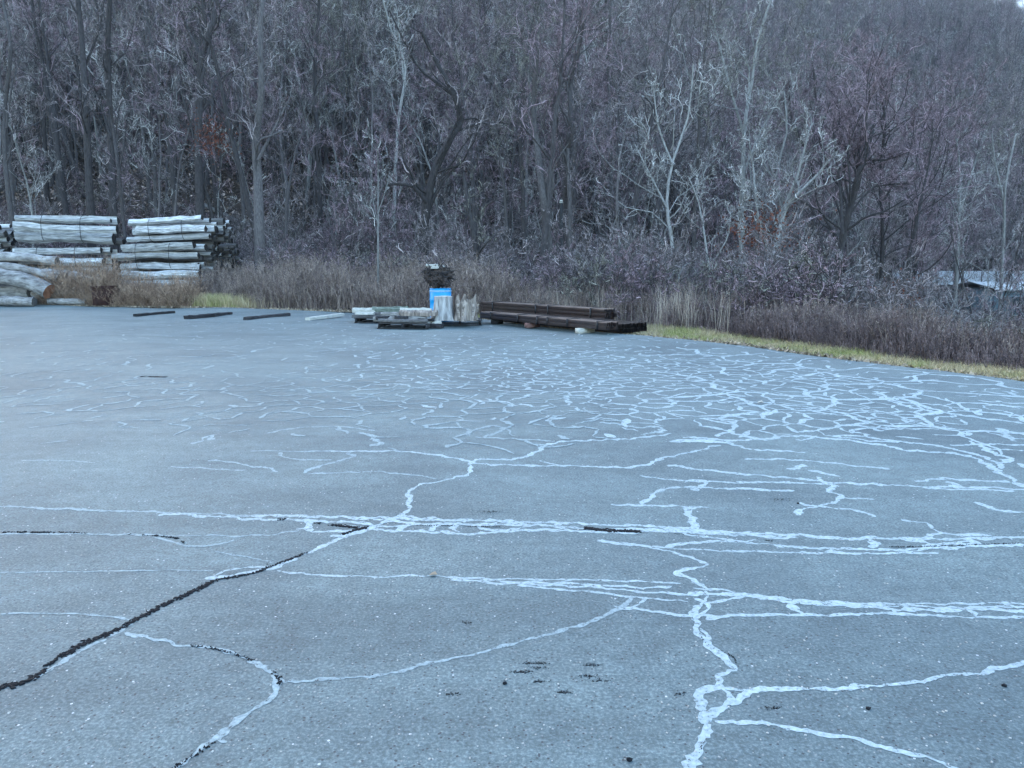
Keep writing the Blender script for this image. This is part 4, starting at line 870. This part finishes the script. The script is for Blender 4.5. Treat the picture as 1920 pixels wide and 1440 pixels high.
timber((460, 600), (541, 592), .16, .09, M['tie'], 'dark timber nearest the cream painted timber', .006)
timber((577, 603), (642, 594), .15, .08, M['tie_pale'], 'cream coloured timber left of the pallets', .006)
# ------------------------------------------------------------------ pallets with slabs
BRD = {}
def board(L, w_, h_, mat, seed, name='board'):
    rg = np.random.default_rng(seed); V, F = box(0, L, -w_ / 2, w_ / 2, 0, h_); V = V + rg.normal(0, .004, V.shape); return np_mesh(name, V, F, [mat])
def pallet(px, py, rz, label, mat=M['dark_board'], W=1.2, D_=1.0, z0=0):
    x, y = G(px, py); e = empty('wooden_pallet', (x, y, float(hn(x, y)) + .004 + z0), rz)
    for yy in (.03, D_ / 2, D_ - .03):
        pass
    for i, xx in enumerate((.02, W / 2 - .02, W - .06)):
        o = link('stringer', board(D_, .04, .09, mat, i, 'stringer'), e); o.location = (xx + .02, 0, .02); o.rotation_euler = (0, 0, math.pi / 2)
    for i in range(3):
        o = link('bottom_board', board(W, .1, .018, mat, i + 5, 'bottom_board'), e); o.location = (0, .06 + i * (D_ - .12) / 2, 0)
    for i in range(6):
        o = link('deck_board', board(W, .10, .02, M['old_board'] if i % 2 else M['dark_board'], i + 11, 'deck_board'), e); o.location = (tr.normal(0, .01), .06 + i * (D_ - .12) / 5, .112)
    return tagd(e, label, 'pallet', 'old wooden pallets on the asphalt'), (x, y)
def slab(loc, rz, L, w_, h_, mat, label, seed, name='wood_slab', group='weathered slabs on the pallets'):
    rg = np.random.default_rng(seed); n = 9; V = []
    off = np.cumsum(rg.normal(0, .012, n))
    for k in range(n):
        t = k / (n - 1); ww = w_ * (1 + rg.normal(0, .08)) * (1 - .25 * abs(2 * t - 1) ** 4)
        for (a, b_) in ((-.5, 0), (.5, 0), (.52, .55), (.3, .95), (-.25, 1.), (-.5, .6)): V.append((L * (t - .5), off[k] + a * ww + rg.normal(0, .006), h_ * b_ + (b_ > 0) * rg.normal(0, .008)))
    F = [(k * 6 + j, (k + 1) * 6 + j, (k + 1) * 6 + (j + 1) % 6, k * 6 + (j + 1) % 6) for k in range(n - 1) for j in range(6)]
    F.append(tuple(range(6))); F.append(tuple((n - 1) * 6 + j for j in reversed(range(6))))
    m = bpy.data.meshes.new(name); m.from_pydata(V, [], F); m.materials.append(mat)
    o = link(name, m, None, loc); o.rotation_euler = (0, 0, rz); return tagd(o, label, 'slab', group)
_, (ax_, ay_) = pallet(664, 607, R(-4), 'leftmost dark pallet under pale slabs, next to the cream timber')
_, (bx_, by_) = pallet(707, 616, R(-6), 'pallet nearest the viewer, overlapping the leftmost one', W=1.25)
_, (cx_, cy_) = pallet(822, 610, R(4), 'pallet carrying the two grey stumps', W=1.1)
S = M['slab']; Lh = M['lichen']
zt = .15
slab((ax_ + .5, ay_ + .15, zt), R(-2), 1.15, .2, .07, M['old_board'], 'low grey slab along the front of the leftmost pallet', 1)
slab((ax_ + .5, ay_ + .45, zt), R(3), 1.1, .22, .10, S, 'pale slab across the middle of the leftmost pallet', 2)
slab((ax_ + .2, ay_ + .6, zt + .10), R(-3), .7, .24, .13, M['tie_pale'], 'white blocky slab at the top left of the pallets', 3)
slab((ax_ + .85, ay_ + .62, zt + .1), R(5), .95, .3, .16, Lh, 'greenish lichen covered slab on the leftmost pallet', 4)
slab((ax_ + .25, ay_ + .2, zt + .075), R(-8), .5, .16, .06, M['tie_pale'], 'short white slab at the front left of the leftmost pallet', 5)
slab((bx_ + .6, by_ + .12, zt), R(-8), 1.2, .2, .07, M['old_board'], 'grey slab along the front of the nearest pallet', 6)
slab((bx_ + .5, by_ + .4, zt), R(2), 1.3, .26, .12, S, 'long pale slab in the middle of the nearest pallet', 7)
slab((bx_ + .95, by_ + .55, zt + .13), R(-5), .95, .3, .13, M['drift'], 'brownish rotten slab lying highest on the nearest pallet', 8)
slab((bx_ + .85, by_ + .8, zt + .10), R(-6), .8, .2, .2, M['tie_pale'], 'white slab behind the brownish rotten slab', 9)
slab((bx_ + .3, by_ + .62, zt + .13), R(6), .6, .2, .08, S, 'small pale slab at the left of the nearest pallet', 10)
slab((bx_ + 1.35, by_ + .35, .02), R(20), .35, .16, .13, M['tie_pale'], 'short cream block between the nearest pallet and the stump pallet', 11)
slab((bx_ + 1.38, by_ + .2, .0), R(-12), .4, .18, .10, M['dark_board'], 'dark block against the right side of the nearest pallet', 12)
for i, (ox, oy, zz, L_, rz_, mt) in enumerate([(.15, .3, .16, .4, 12, 'dark_board'), (.7, .3, .22, .45, -9, 'old_board'), (1.0, .2, .15, .35, 20, 'slab'), (.45, .75, .2, .5, -4, 'old_board')]):
    slab((ax_ + ox, ay_ + oy, zz), R(rz_), L_, .14, .06, M[mt], ['short dark offcut tucked under the slabs at the left pallet corner', 'grey offcut lying crosswise on the leftmost pallet', 'small pale offcut where the two left pallets overlap', 'grey offcut at the back of the leftmost pallet'][i], 70 + i)
for i, (ox, oy, zz, L_, rz_, mt) in enumerate([(.1, .3, .2, .35, 25, 'dark_board'), (.55, .2, .22, .3, -20, 'dark_board'), (1.15, .3, .15, .4, 15, 'dark_board'), (1.2, .6, .29, .3, -30, 'drift')]):
    slab((bx_ + ox, by_ + oy, zz), R(rz_), L_, .15, .07, M[mt], ['dark offcut on the left end of the nearest pallet', 'short dark offcut in the middle of the nearest pallet', 'dark offcut at the right end of the nearest pallet', 'brown offcut on top at the right of the nearest pallet'][i], 80 + i)
# ------------------------------------------------------------------ blue drum
dx_, dy_ = G(827, 600); dx_ = PD(826, 560, 20.2).x; dy_ = 20.2
prof = [(.0, .0), (.27, .0), (.285, .02), (.29, .06), (.288, .27), (.298, .285), (.298, .31), (.288, .325), (.288, .56), (.298, .575), (.298, .60), (.288, .615), (.287, .80), (.272, .835), (.285, .845), (.285, .885), (.262, .885), (.26, .86), (0, .86)]
def lathe(prof, n=28):
    a = np.arange(n) * 2 * np.pi / n; V = np.array([(r * math.cos(t), r * math.sin(t), z) for r, z in prof for t in a]); k = len(prof)
    F = np.array([(i * n + j, i * n + (j + 1) % n, (i + 1) * n + (j + 1) % n, (i + 1) * n + j) for i in range(k - 1) for j in range(n)]); return V, F
e = empty('plastic_drum', (dx_, dy_, float(gz(dx_, dy_)) if dy_ > edge(dx_) else float(hn(dx_, dy_)))); e.location.z = max(e.location.z, 0) + .003
link('barrel', np_mesh('barrel', *lathe(prof), [M['blue']], True), e)
link('top_band', np_mesh('top_band', *lathe([(.287, .79), (.296, .795), (.296, .835), (.287, .84)]), [plain('pale_blue_band', (.25, .5, .72), .4)], True), e)
for bxn in (-.12, .12): link('bung', np_mesh('bung', *lathe([(0, .88), (.03, .88), (.03, .861), (.0, .861)], 12), [M['blue']]), e).location.x = bxn
tagd(e, 'bright blue plastic drum with ribbed sides standing behind the grey stumps', 'drum')
dz = e.location.z + .887
# gnarled root ball resting on the drum
rr = np.random.default_rng(17); e2 = empty('root_ball', (dx_ - .05, dy_, dz))
bm = bmesh.new(); bmesh.ops.create_icosphere(bm, subdivisions=4, radius=1)
for v in bm.verts:
    k = 1 + .6 * noise.noise(v.co * 2.2 + Vector((3, 1, 0))) + .4 * noise.noise(v.co * 5); v.co = Vector((v.co.x * .33 * k, v.co.y * .3 * k, .31 + v.co.z * (.25 if v.co.z > 0 else .29) * k))
m = bpy.data.meshes.new('root_mass'); bm.to_mesh(m); bm.free(); m.materials.append(wood('dark_root_wood', (.012, .010, .010), (.11, .085, .075), (3, 3, 3), 7, rnd=.1)); link('root_mass', m, e2)
Q = []; q = []
for _ in range(90):
    th = rr.uniform(0, 6.28); ph = rr.uniform(-.9, 1.2); d = np.array([math.cos(th) * math.cos(ph), math.sin(th) * math.cos(ph), math.sin(ph)]); p = d * (.27, .25, .22) + (0, 0, .32); P = [p]
    dd = unit(d + rr.normal(0, .8, 3))
    for k in range(5):
        dd = unit(dd + rr.normal(0, .5, 3) + (0, 0, -.1)); P.append(P[-1] + dd * .065)
    Q.append(P); q.append(np.linspace(.018, .006, 6) * rr.uniform(.6, 1.4))
V, F = tubes(np.array(Q), np.array(q), 5); V[:, 2] = np.maximum(V[:, 2], .003); tagd(link('roots', np_mesh('roots', V, F, [M['bark_dark']], True), e2), kind='stuff')
for i in range(4):
    th = i * 1.5; lk = slab((.16 * math.cos(th) * (i > 0), .14 * math.sin(th) * (i > 0), .52 + .03 * (i % 3)), th, .34, .2, .06, M['tie_pale'], None, 40 + i, 'bark_flake'); lk.parent = e2
    for kk in ('category', 'group', 'label'):
        if kk in lk: del lk[kk]
tagd(e2, 'dark tangled root ball with whitish top resting on the blue drum', 'root ball')
# stumps on the pallet
def stump(loc, r, h, mat, label, seed, spikes=False, n=30, rings=12):
    rg = np.random.default_rng(seed); a = np.arange(n) * 2 * np.pi / n; V = []
    lob = [rg.uniform(0, 6.28) for _ in range(4)]
    for k in range(rings):
        t = k / (rings - 1)
        for j in range(n):
            f = 1 + .10 * math.sin(3 * a[j] + lob[0]) + .07 * math.sin(5 * a[j] + lob[1]) + .05 * math.sin(11 * a[j] + lob[2]) + (.22 * (1 - t) ** 3) * (1 + math.sin(5 * a[j] + lob[3]))
            if spikes: f *= 1 + .2 * math.sin(7 * a[j] + 2 * t) + .1 * math.sin(13 * a[j] + t)
            z = h * t
            if spikes and t > .55: z += (t - .55) / .45 * .11 * max(0, math.sin(4 * a[j] + lob[1])) ** 2 * 1.4 - (t - .55) * .3 * max(0, math.sin(3 * a[j]))
            V.append((r * f * (1 - .1 * t) * math.cos(a[j]), r * f * (1 - .1 * t) * math.sin(a[j]), z))
    V = np.array(V); F = np.array([(i * n + j, i * n + (j + 1) % n, (i + 1) * n + (j + 1) % n, (i + 1) * n + j) for i in range(rings - 1) for j in range(n)])
    e = empty('tree_stump', loc); link('bark', np_mesh('bark', V, F, [mat], True), e)
    top = V[-n:]; inner = top * (.8, .8, 1) - (0, 0, .03 if not spikes else .22); c = inner.mean(0)
    VV = np.concatenate([top, inner, [c]]); FF = [(j, (j + 1) % n, n + (j + 1) % n, n + j) for j in range(n)]
    m = bpy.data.meshes.new('cut_top'); m.from_pydata([tuple(v) for v in VV], [], FF + [(n + j, n + (j + 1) % n, 2 * n) for j in range(n)]); m.materials.append(M['tie_pale'] if not spikes else mat); link('cut_top', m, e)
    return tagd(e, label, 'stump', 'stumps on the pallet by the drum')
s1 = PD(831, 590, 18.75); s2 = PD(871, 590, 18.75)
stump((s1.x, 18.85, .137), .25, .60, M['stump'], 'smooth silver grey stump with a flat sawn top in front of the blue drum', 1)
stump((s2.x, 18.8, .137), .24, .52, M['drift'], 'hollow jagged driftwood stump with splintered top right of the smooth stump', 3, True)
# driftwood splinters leaning around the jagged stump
for i, (px, rx, ry) in enumerate([(858, .2, -.12), (866, .1, .08), (884, -.1, .1), (893, 0, .16)]):
    p = PD(px, 590, 18.5); o = slab((p.x, 18.52 + .0 * i, .16), 0, .42, .06, .05, M['drift'], ['first short splinter at the gap between the stumps', 'upright splinter against the left of the jagged stump', 'upright splinter against the right of the jagged stump', 'outermost splinter leaning on the right of the jagged stump'][i], 60 + i, 'wood_splinter', 'splinters leaning on the stumps')
    o.location.z = .15 + .21; o.rotation_euler = (0, R(90) + ry, R(8 * i))
    o['category'] = 'splinter'
# ------------------------------------------------------------------ rusty steel bundles
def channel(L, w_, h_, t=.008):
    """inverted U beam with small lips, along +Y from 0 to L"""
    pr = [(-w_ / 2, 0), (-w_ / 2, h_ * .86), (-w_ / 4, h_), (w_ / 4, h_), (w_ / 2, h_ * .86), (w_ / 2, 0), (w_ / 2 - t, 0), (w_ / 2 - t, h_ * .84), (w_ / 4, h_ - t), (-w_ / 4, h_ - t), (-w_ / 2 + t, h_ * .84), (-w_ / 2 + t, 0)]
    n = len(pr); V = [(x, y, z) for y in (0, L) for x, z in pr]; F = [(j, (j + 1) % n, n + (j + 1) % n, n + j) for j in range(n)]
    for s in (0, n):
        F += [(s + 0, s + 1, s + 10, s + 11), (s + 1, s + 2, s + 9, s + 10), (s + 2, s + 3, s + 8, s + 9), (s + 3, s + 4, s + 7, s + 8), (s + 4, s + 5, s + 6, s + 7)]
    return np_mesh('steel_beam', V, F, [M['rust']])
def steel(near, far, cols, rows, bw, bh, z, label, straps, seed, mat=None):
    rg = np.random.default_rng(seed); d = np.array(far) - np.array(near); L = np.linalg.norm(d); rz = math.atan2(d[1], d[0]) - math.pi / 2
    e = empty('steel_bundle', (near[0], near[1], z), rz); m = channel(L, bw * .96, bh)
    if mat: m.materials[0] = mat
    for r_ in range(rows):
        for c in range(cols):
            o = link('steel_beam', m, e); o.location = ((c + .5) * bw + (.0 if r_ % 2 == 0 else rg.normal(0, .002)), rg.normal(0, .035), r_ * bh * 1.0 + rg.normal(0, .002) + .001 * r_)
    W_ = cols * bw; H_ = rows * bh
    for f in straps:
        V, F = join([box(-.012, W_ + .012, -.02, .02, H_ + .004, H_ + .012), box(-.012, -.004, -.02, .02, -.002, H_ + .004), box(W_ + .004, W_ + .012, -.02, .02, -.002, H_ + .004)])
        o = link('strap', np_mesh('strap', V, F, [M['strap']]), e); o.location = (0, L * f, 0)
    return tagd(e, label, 'steel bundle'), rz
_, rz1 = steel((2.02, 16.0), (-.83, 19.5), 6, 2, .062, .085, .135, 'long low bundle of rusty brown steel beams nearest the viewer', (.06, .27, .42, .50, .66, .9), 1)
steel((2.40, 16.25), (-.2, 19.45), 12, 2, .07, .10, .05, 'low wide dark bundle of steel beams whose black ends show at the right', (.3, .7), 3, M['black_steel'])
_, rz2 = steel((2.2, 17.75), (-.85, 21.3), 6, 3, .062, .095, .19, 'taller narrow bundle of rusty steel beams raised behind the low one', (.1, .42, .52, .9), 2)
def crib(near, far, rz, t, z0, z1, w0, w1, mat, label, seed, wd=.14, name='bearer_block'):
    d = np.array(far) - np.array(near); u_ = d / np.linalg.norm(d); nrm = np.array([u_[1], -u_[0]]); p = np.array(near) + d * t + nrm * w0
    rg = np.random.default_rng(seed); V, F = box(0, w1 - w0, -wd / 2, wd / 2, 0, z1 - z0); V = V + rg.normal(0, .005, V.shape) * np.array([1, 1, 0])
    o = link(name, np_mesh(name, V, F, [mat]), None, (p[0], p[1], z0)); o.rotation_euler = (0, 0, math.atan2(nrm[1], nrm[0])); return tagd(o, label, 'block', 'blocks under the steel bundles')
N1, F1 = (2.02, 16.0), (-.83, 19.5); N2, F2 = (2.2, 17.75), (-.85, 21.3); zz0 = .015
crib(N1, F1, rz1, .17, zz0, .133, -.10, .36, M['tie_pale'], 'whitish block sticking out under the near steel bundle', 1, .16)
crib(N1, F1, rz1, .58, zz0, .133, -.02, .36, M['brick_red'], 'reddish block under the far half of the near steel bundle', 2, .14)
crib(N1, F1, rz1, .9, zz0, .133, .05, .36, M['dark_board'], 'dark block under the far end of the near steel bundle', 3)
crib(N2, F2, rz2, .12, .02, .188, -.05, .5, M['dark_board'], 'dark block under the near end of the raised steel bundle', 4, .2)
crib(N2, F2, rz2, .42, .02, .188, -.1, .5, M['tie_pale'], 'cream block under the middle of the raised steel bundle', 5, .2)
crib(N2, F2, rz2, .68, .02, .188, -.05, .5, M['dark_board'], 'dark block beyond the cream one under the raised steel bundle', 6, .3)
crib(N2, F2, rz2, .25, .02, .09, -.16, .30, M['tie_pale'], 'long pale board lying between the two steel bundles', 7, .9, 'pale_board')
# leaf and bits on the asphalt
x, y = G(812, 1076)
V = np.array([(-.02, -.008, .003), (0, -.02, .012), (.022, -.004, .004), (.012, .012, .016), (-.008, .018, .006), (0, 0, .002)]); F = np.array([(0, 1, 5), (1, 2, 5), (2, 3, 5), (3, 4, 5), (4, 0, 5)])
tagd(link('dry_leaf', np_mesh('dry_leaf', V, F, [M['straw_litter']]), None, (x, y, float(hn(x, y)) + .004)), 'curled tan leaf lying on the asphalt beside a sealed crack', 'leaf')
x, y = G(1425, 763); tagd(link('dry_leaf', np_mesh('dry_leaf', V * 1.8, F, [M['tie_pale']]), None, (x, y, float(hn(x, y)) + .012)), 'pale cream leaf lying among the dense web of sealed cracks', 'leaf')
for i, (a, b_) in enumerate([(947, 1283), (1180, 1429), (1628, 1333), (1882, 1288), (1497, 938)]):
    x, y = G(a, b_); lump('dark_pebble', (x, y, float(hn(x, y)) + .004), .010, .008, .007, M['tar'], ['black pebble below the diagonal sealed crack', 'black pebble near the bottom edge of the picture', 'black pebble below the long sealed crack at right', 'black pebble near the right edge under the rising sealed crack', 'black pebble at the hooked sealed crack, farthest off'][i], 'pebble', i, .3, 1)
# snapped stub tree
p = PD(1051, 500, 28.5); st_ = empty('broken_stub', (p.x, 28.5, float(gz(p.x, 28.5))))
zt_ = PD(1051, 378, 28.5).z - st_.location.z
P = np.array([[(0, 0, -.2), (.03, 0, zt_ * .5), (0, 0, zt_)]]); V, F = tubes(P, np.array([[.11, .09, .075]]), 9); link('trunk', np_mesh('trunk', V, F, [M['black']], True), st_)
V, F = tubes(np.array([[(0, 0, zt_ - .05), (0, 0, zt_ + .06)]]), np.array([[.08, .05]]), 9); link('cap', np_mesh('cap', V, F, [M['tie_pale']], True), st_)
tagd(st_, 'charred broken stub with a pale snapped top behind the steel beams', 'stub')
# rusty leaves still hanging
def leafy(px, py, D, rad, n, label, seed, name='leafy_shrub'):
    p = PD(px, py, D); zg = float(gz(p.x, D)); e = empty(name, (p.x, D, zg)); rg = np.random.default_rng(seed); h = p.z - zg
    P, q = stem_line(h + rad, .04, rg, 9, .03, .05, .3); Q, qq, l = sprout(P[None], q[None], np.array([h + rad]), 16, .3, (.5, 1.1), 5, .05, rg, .35, .5, .008)
    V, F = join([tubes(P[None], q[None], 5), tubes(Q, qq, 4)]); link('stem', np_mesh('stem', V, F, [M['bark_dark']]), e)
    c = rg.normal(0, .45, (n, 3)) * rad + (0, 0, h); s = rg.uniform(.03, .07, n)[:, None]; a = unit(rg.normal(0, 1, (n, 3))); b_ = unit(np.cross(a, rg.normal(0, 1, (n, 3))))
    V = np.stack([c - a * s, c - b_ * s * .6, c + a * s, c + b_ * s * .6], 1); tagd(link('dead_leaves', np_mesh('dead_leaves', V, np.arange(n * 4).reshape(-1, 4), [M['rust_leaf']]), e), kind='stuff')
    tagd(e, label, 'shrub')
leafy(402, 260, 34, 1.0, 700, 'small tree holding a clump of rust red leaves above the right stack', 1)
leafy(1430, 440, 26, 1.3, 700, 'tangle of rust red leaves in the pale thicket right of centre', 2)
leafy(1690, 560, 24, .8, 350, 'low shrub with reddish brown leaves behind the dark weeds', 3)
# fallen logs on the slope
def fallen(p0, p1, D0, D1, r, mat, label):
    a = PD(*p0, D0); b_ = PD(*p1, D1); a.z = float(gz(a.x, a.y)) + r * .8; b_.z = float(gz(b_.x, b_.y)) + r * .8; m_ = (a + b_) / 2; m_.z += .04
    P = np.array([[tuple(a - a), tuple(m_ - a), tuple(b_ - a)]]); V, F = tubes(P, np.array([[r, r * .85, r * .6]]), 8); o = link('fallen_trunk', np_mesh('fallen_trunk', V, F, [mat], True), None, a); tagd(o, label, 'log')
fallen((375, 300), (505, 335), 47, 44, .13, M['bark_pale'], 'pale fallen trunk lying across the slope above the right stack')
fallen((425, 366), (455, 368), 39, 39, .14, M['bark_dark'], 'short dark fallen trunk on the slope just above the right stack')
fallen((230, 340), (300, 352), 42, 41, .11, M['bark_dark'], 'dark fallen trunk on the slope above the gap between the stacks')
# ------------------------------------------------------------------ low sheds beyond the meadow
def shed(D, x0, x1, dep, zg, ze, zr, label, wall, roof, name='low_shed'):
    e = empty(name, (0, 0, 0)); e.location = ((x0 + x1) / 2, D, zg); w_ = (x1 - x0) / 2
    link('wall', np_mesh('wall', *box(-w_, w_, 0, dep, 0, ze - zg), [wall]), e)
    h0, h1 = ze - zg, zr - zg; V = np.array([(-w_ - .3, -.3, h0 - .02), (w_ + .3, -.3, h0 - .02), (w_ + .3, dep / 2, h1), (-w_ - .3, dep / 2, h1), (-w_ - .3, dep + .3, h0 - .02), (w_ + .3, dep + .3, h0 - .02)]); V2 = V + (0, 0, .08)
    F = np.array([(0, 1, 2, 3), (3, 2, 5, 4), (6, 7, 8, 9), (9, 8, 11, 10), (0, 1, 7, 6), (4, 5, 11, 10), (0, 3, 9, 6), (3, 4, 10, 9), (1, 2, 8, 7), (2, 5, 11, 8)])
    link('roof', np_mesh('roof', np.concatenate([V, V2]), F, [roof]), e)
    for i in range(int((x1 - x0) / 2.4)):
        link('window', np_mesh('window', *box(-.5, .5, -.03, -.002, h0 - 1.1, h0 - .4), [M['trim']]), e).location.x = -w_ + 1.4 + i * 2.4
    return tagd(e, label, 'shed')
shed(58, 30.5, 41.5, 7, float(gz(33, 58)) - .2, -.15, .75, 'long low shed with a pale metal roof behind the bare trees at right', M['wall'], M['roof'])
c0 = PD(1868, 548, 42); e = shed(42, c0.x, c0.x + 9, 4, float(gz(c0.x, 42)) - .2, .05, .35, 'pale teal clad shed at the right edge behind the weeds', M['teal'], M['roof'], 'teal_shed')
link('band', np_mesh('band', *box(-4.5, 4.5, -.05, -.033, .7, .78), [M['trim']]), e)
# ------------------------------------------------------------------ haze
HAZE = True
if HAZE:
    V, F = box(-330, 520, -45, 560, -6, 140)
    b = NB('thin_haze'); b.t.nodes.remove(b.b); vol = b.n('ShaderNodeVolumePrincipled'); vol.inputs['Density'].default_value = .00025; vol.inputs['Color'].default_value = (.75, .88, 1, 1); vol.inputs['Anisotropy'].default_value = .2
    b.l(vol.outputs[0], b.t.nodes['Material Output'].inputs['Volume'])
    tagd(link('haze', np_mesh('haze', V, F, [b.m])), kind='stuff')
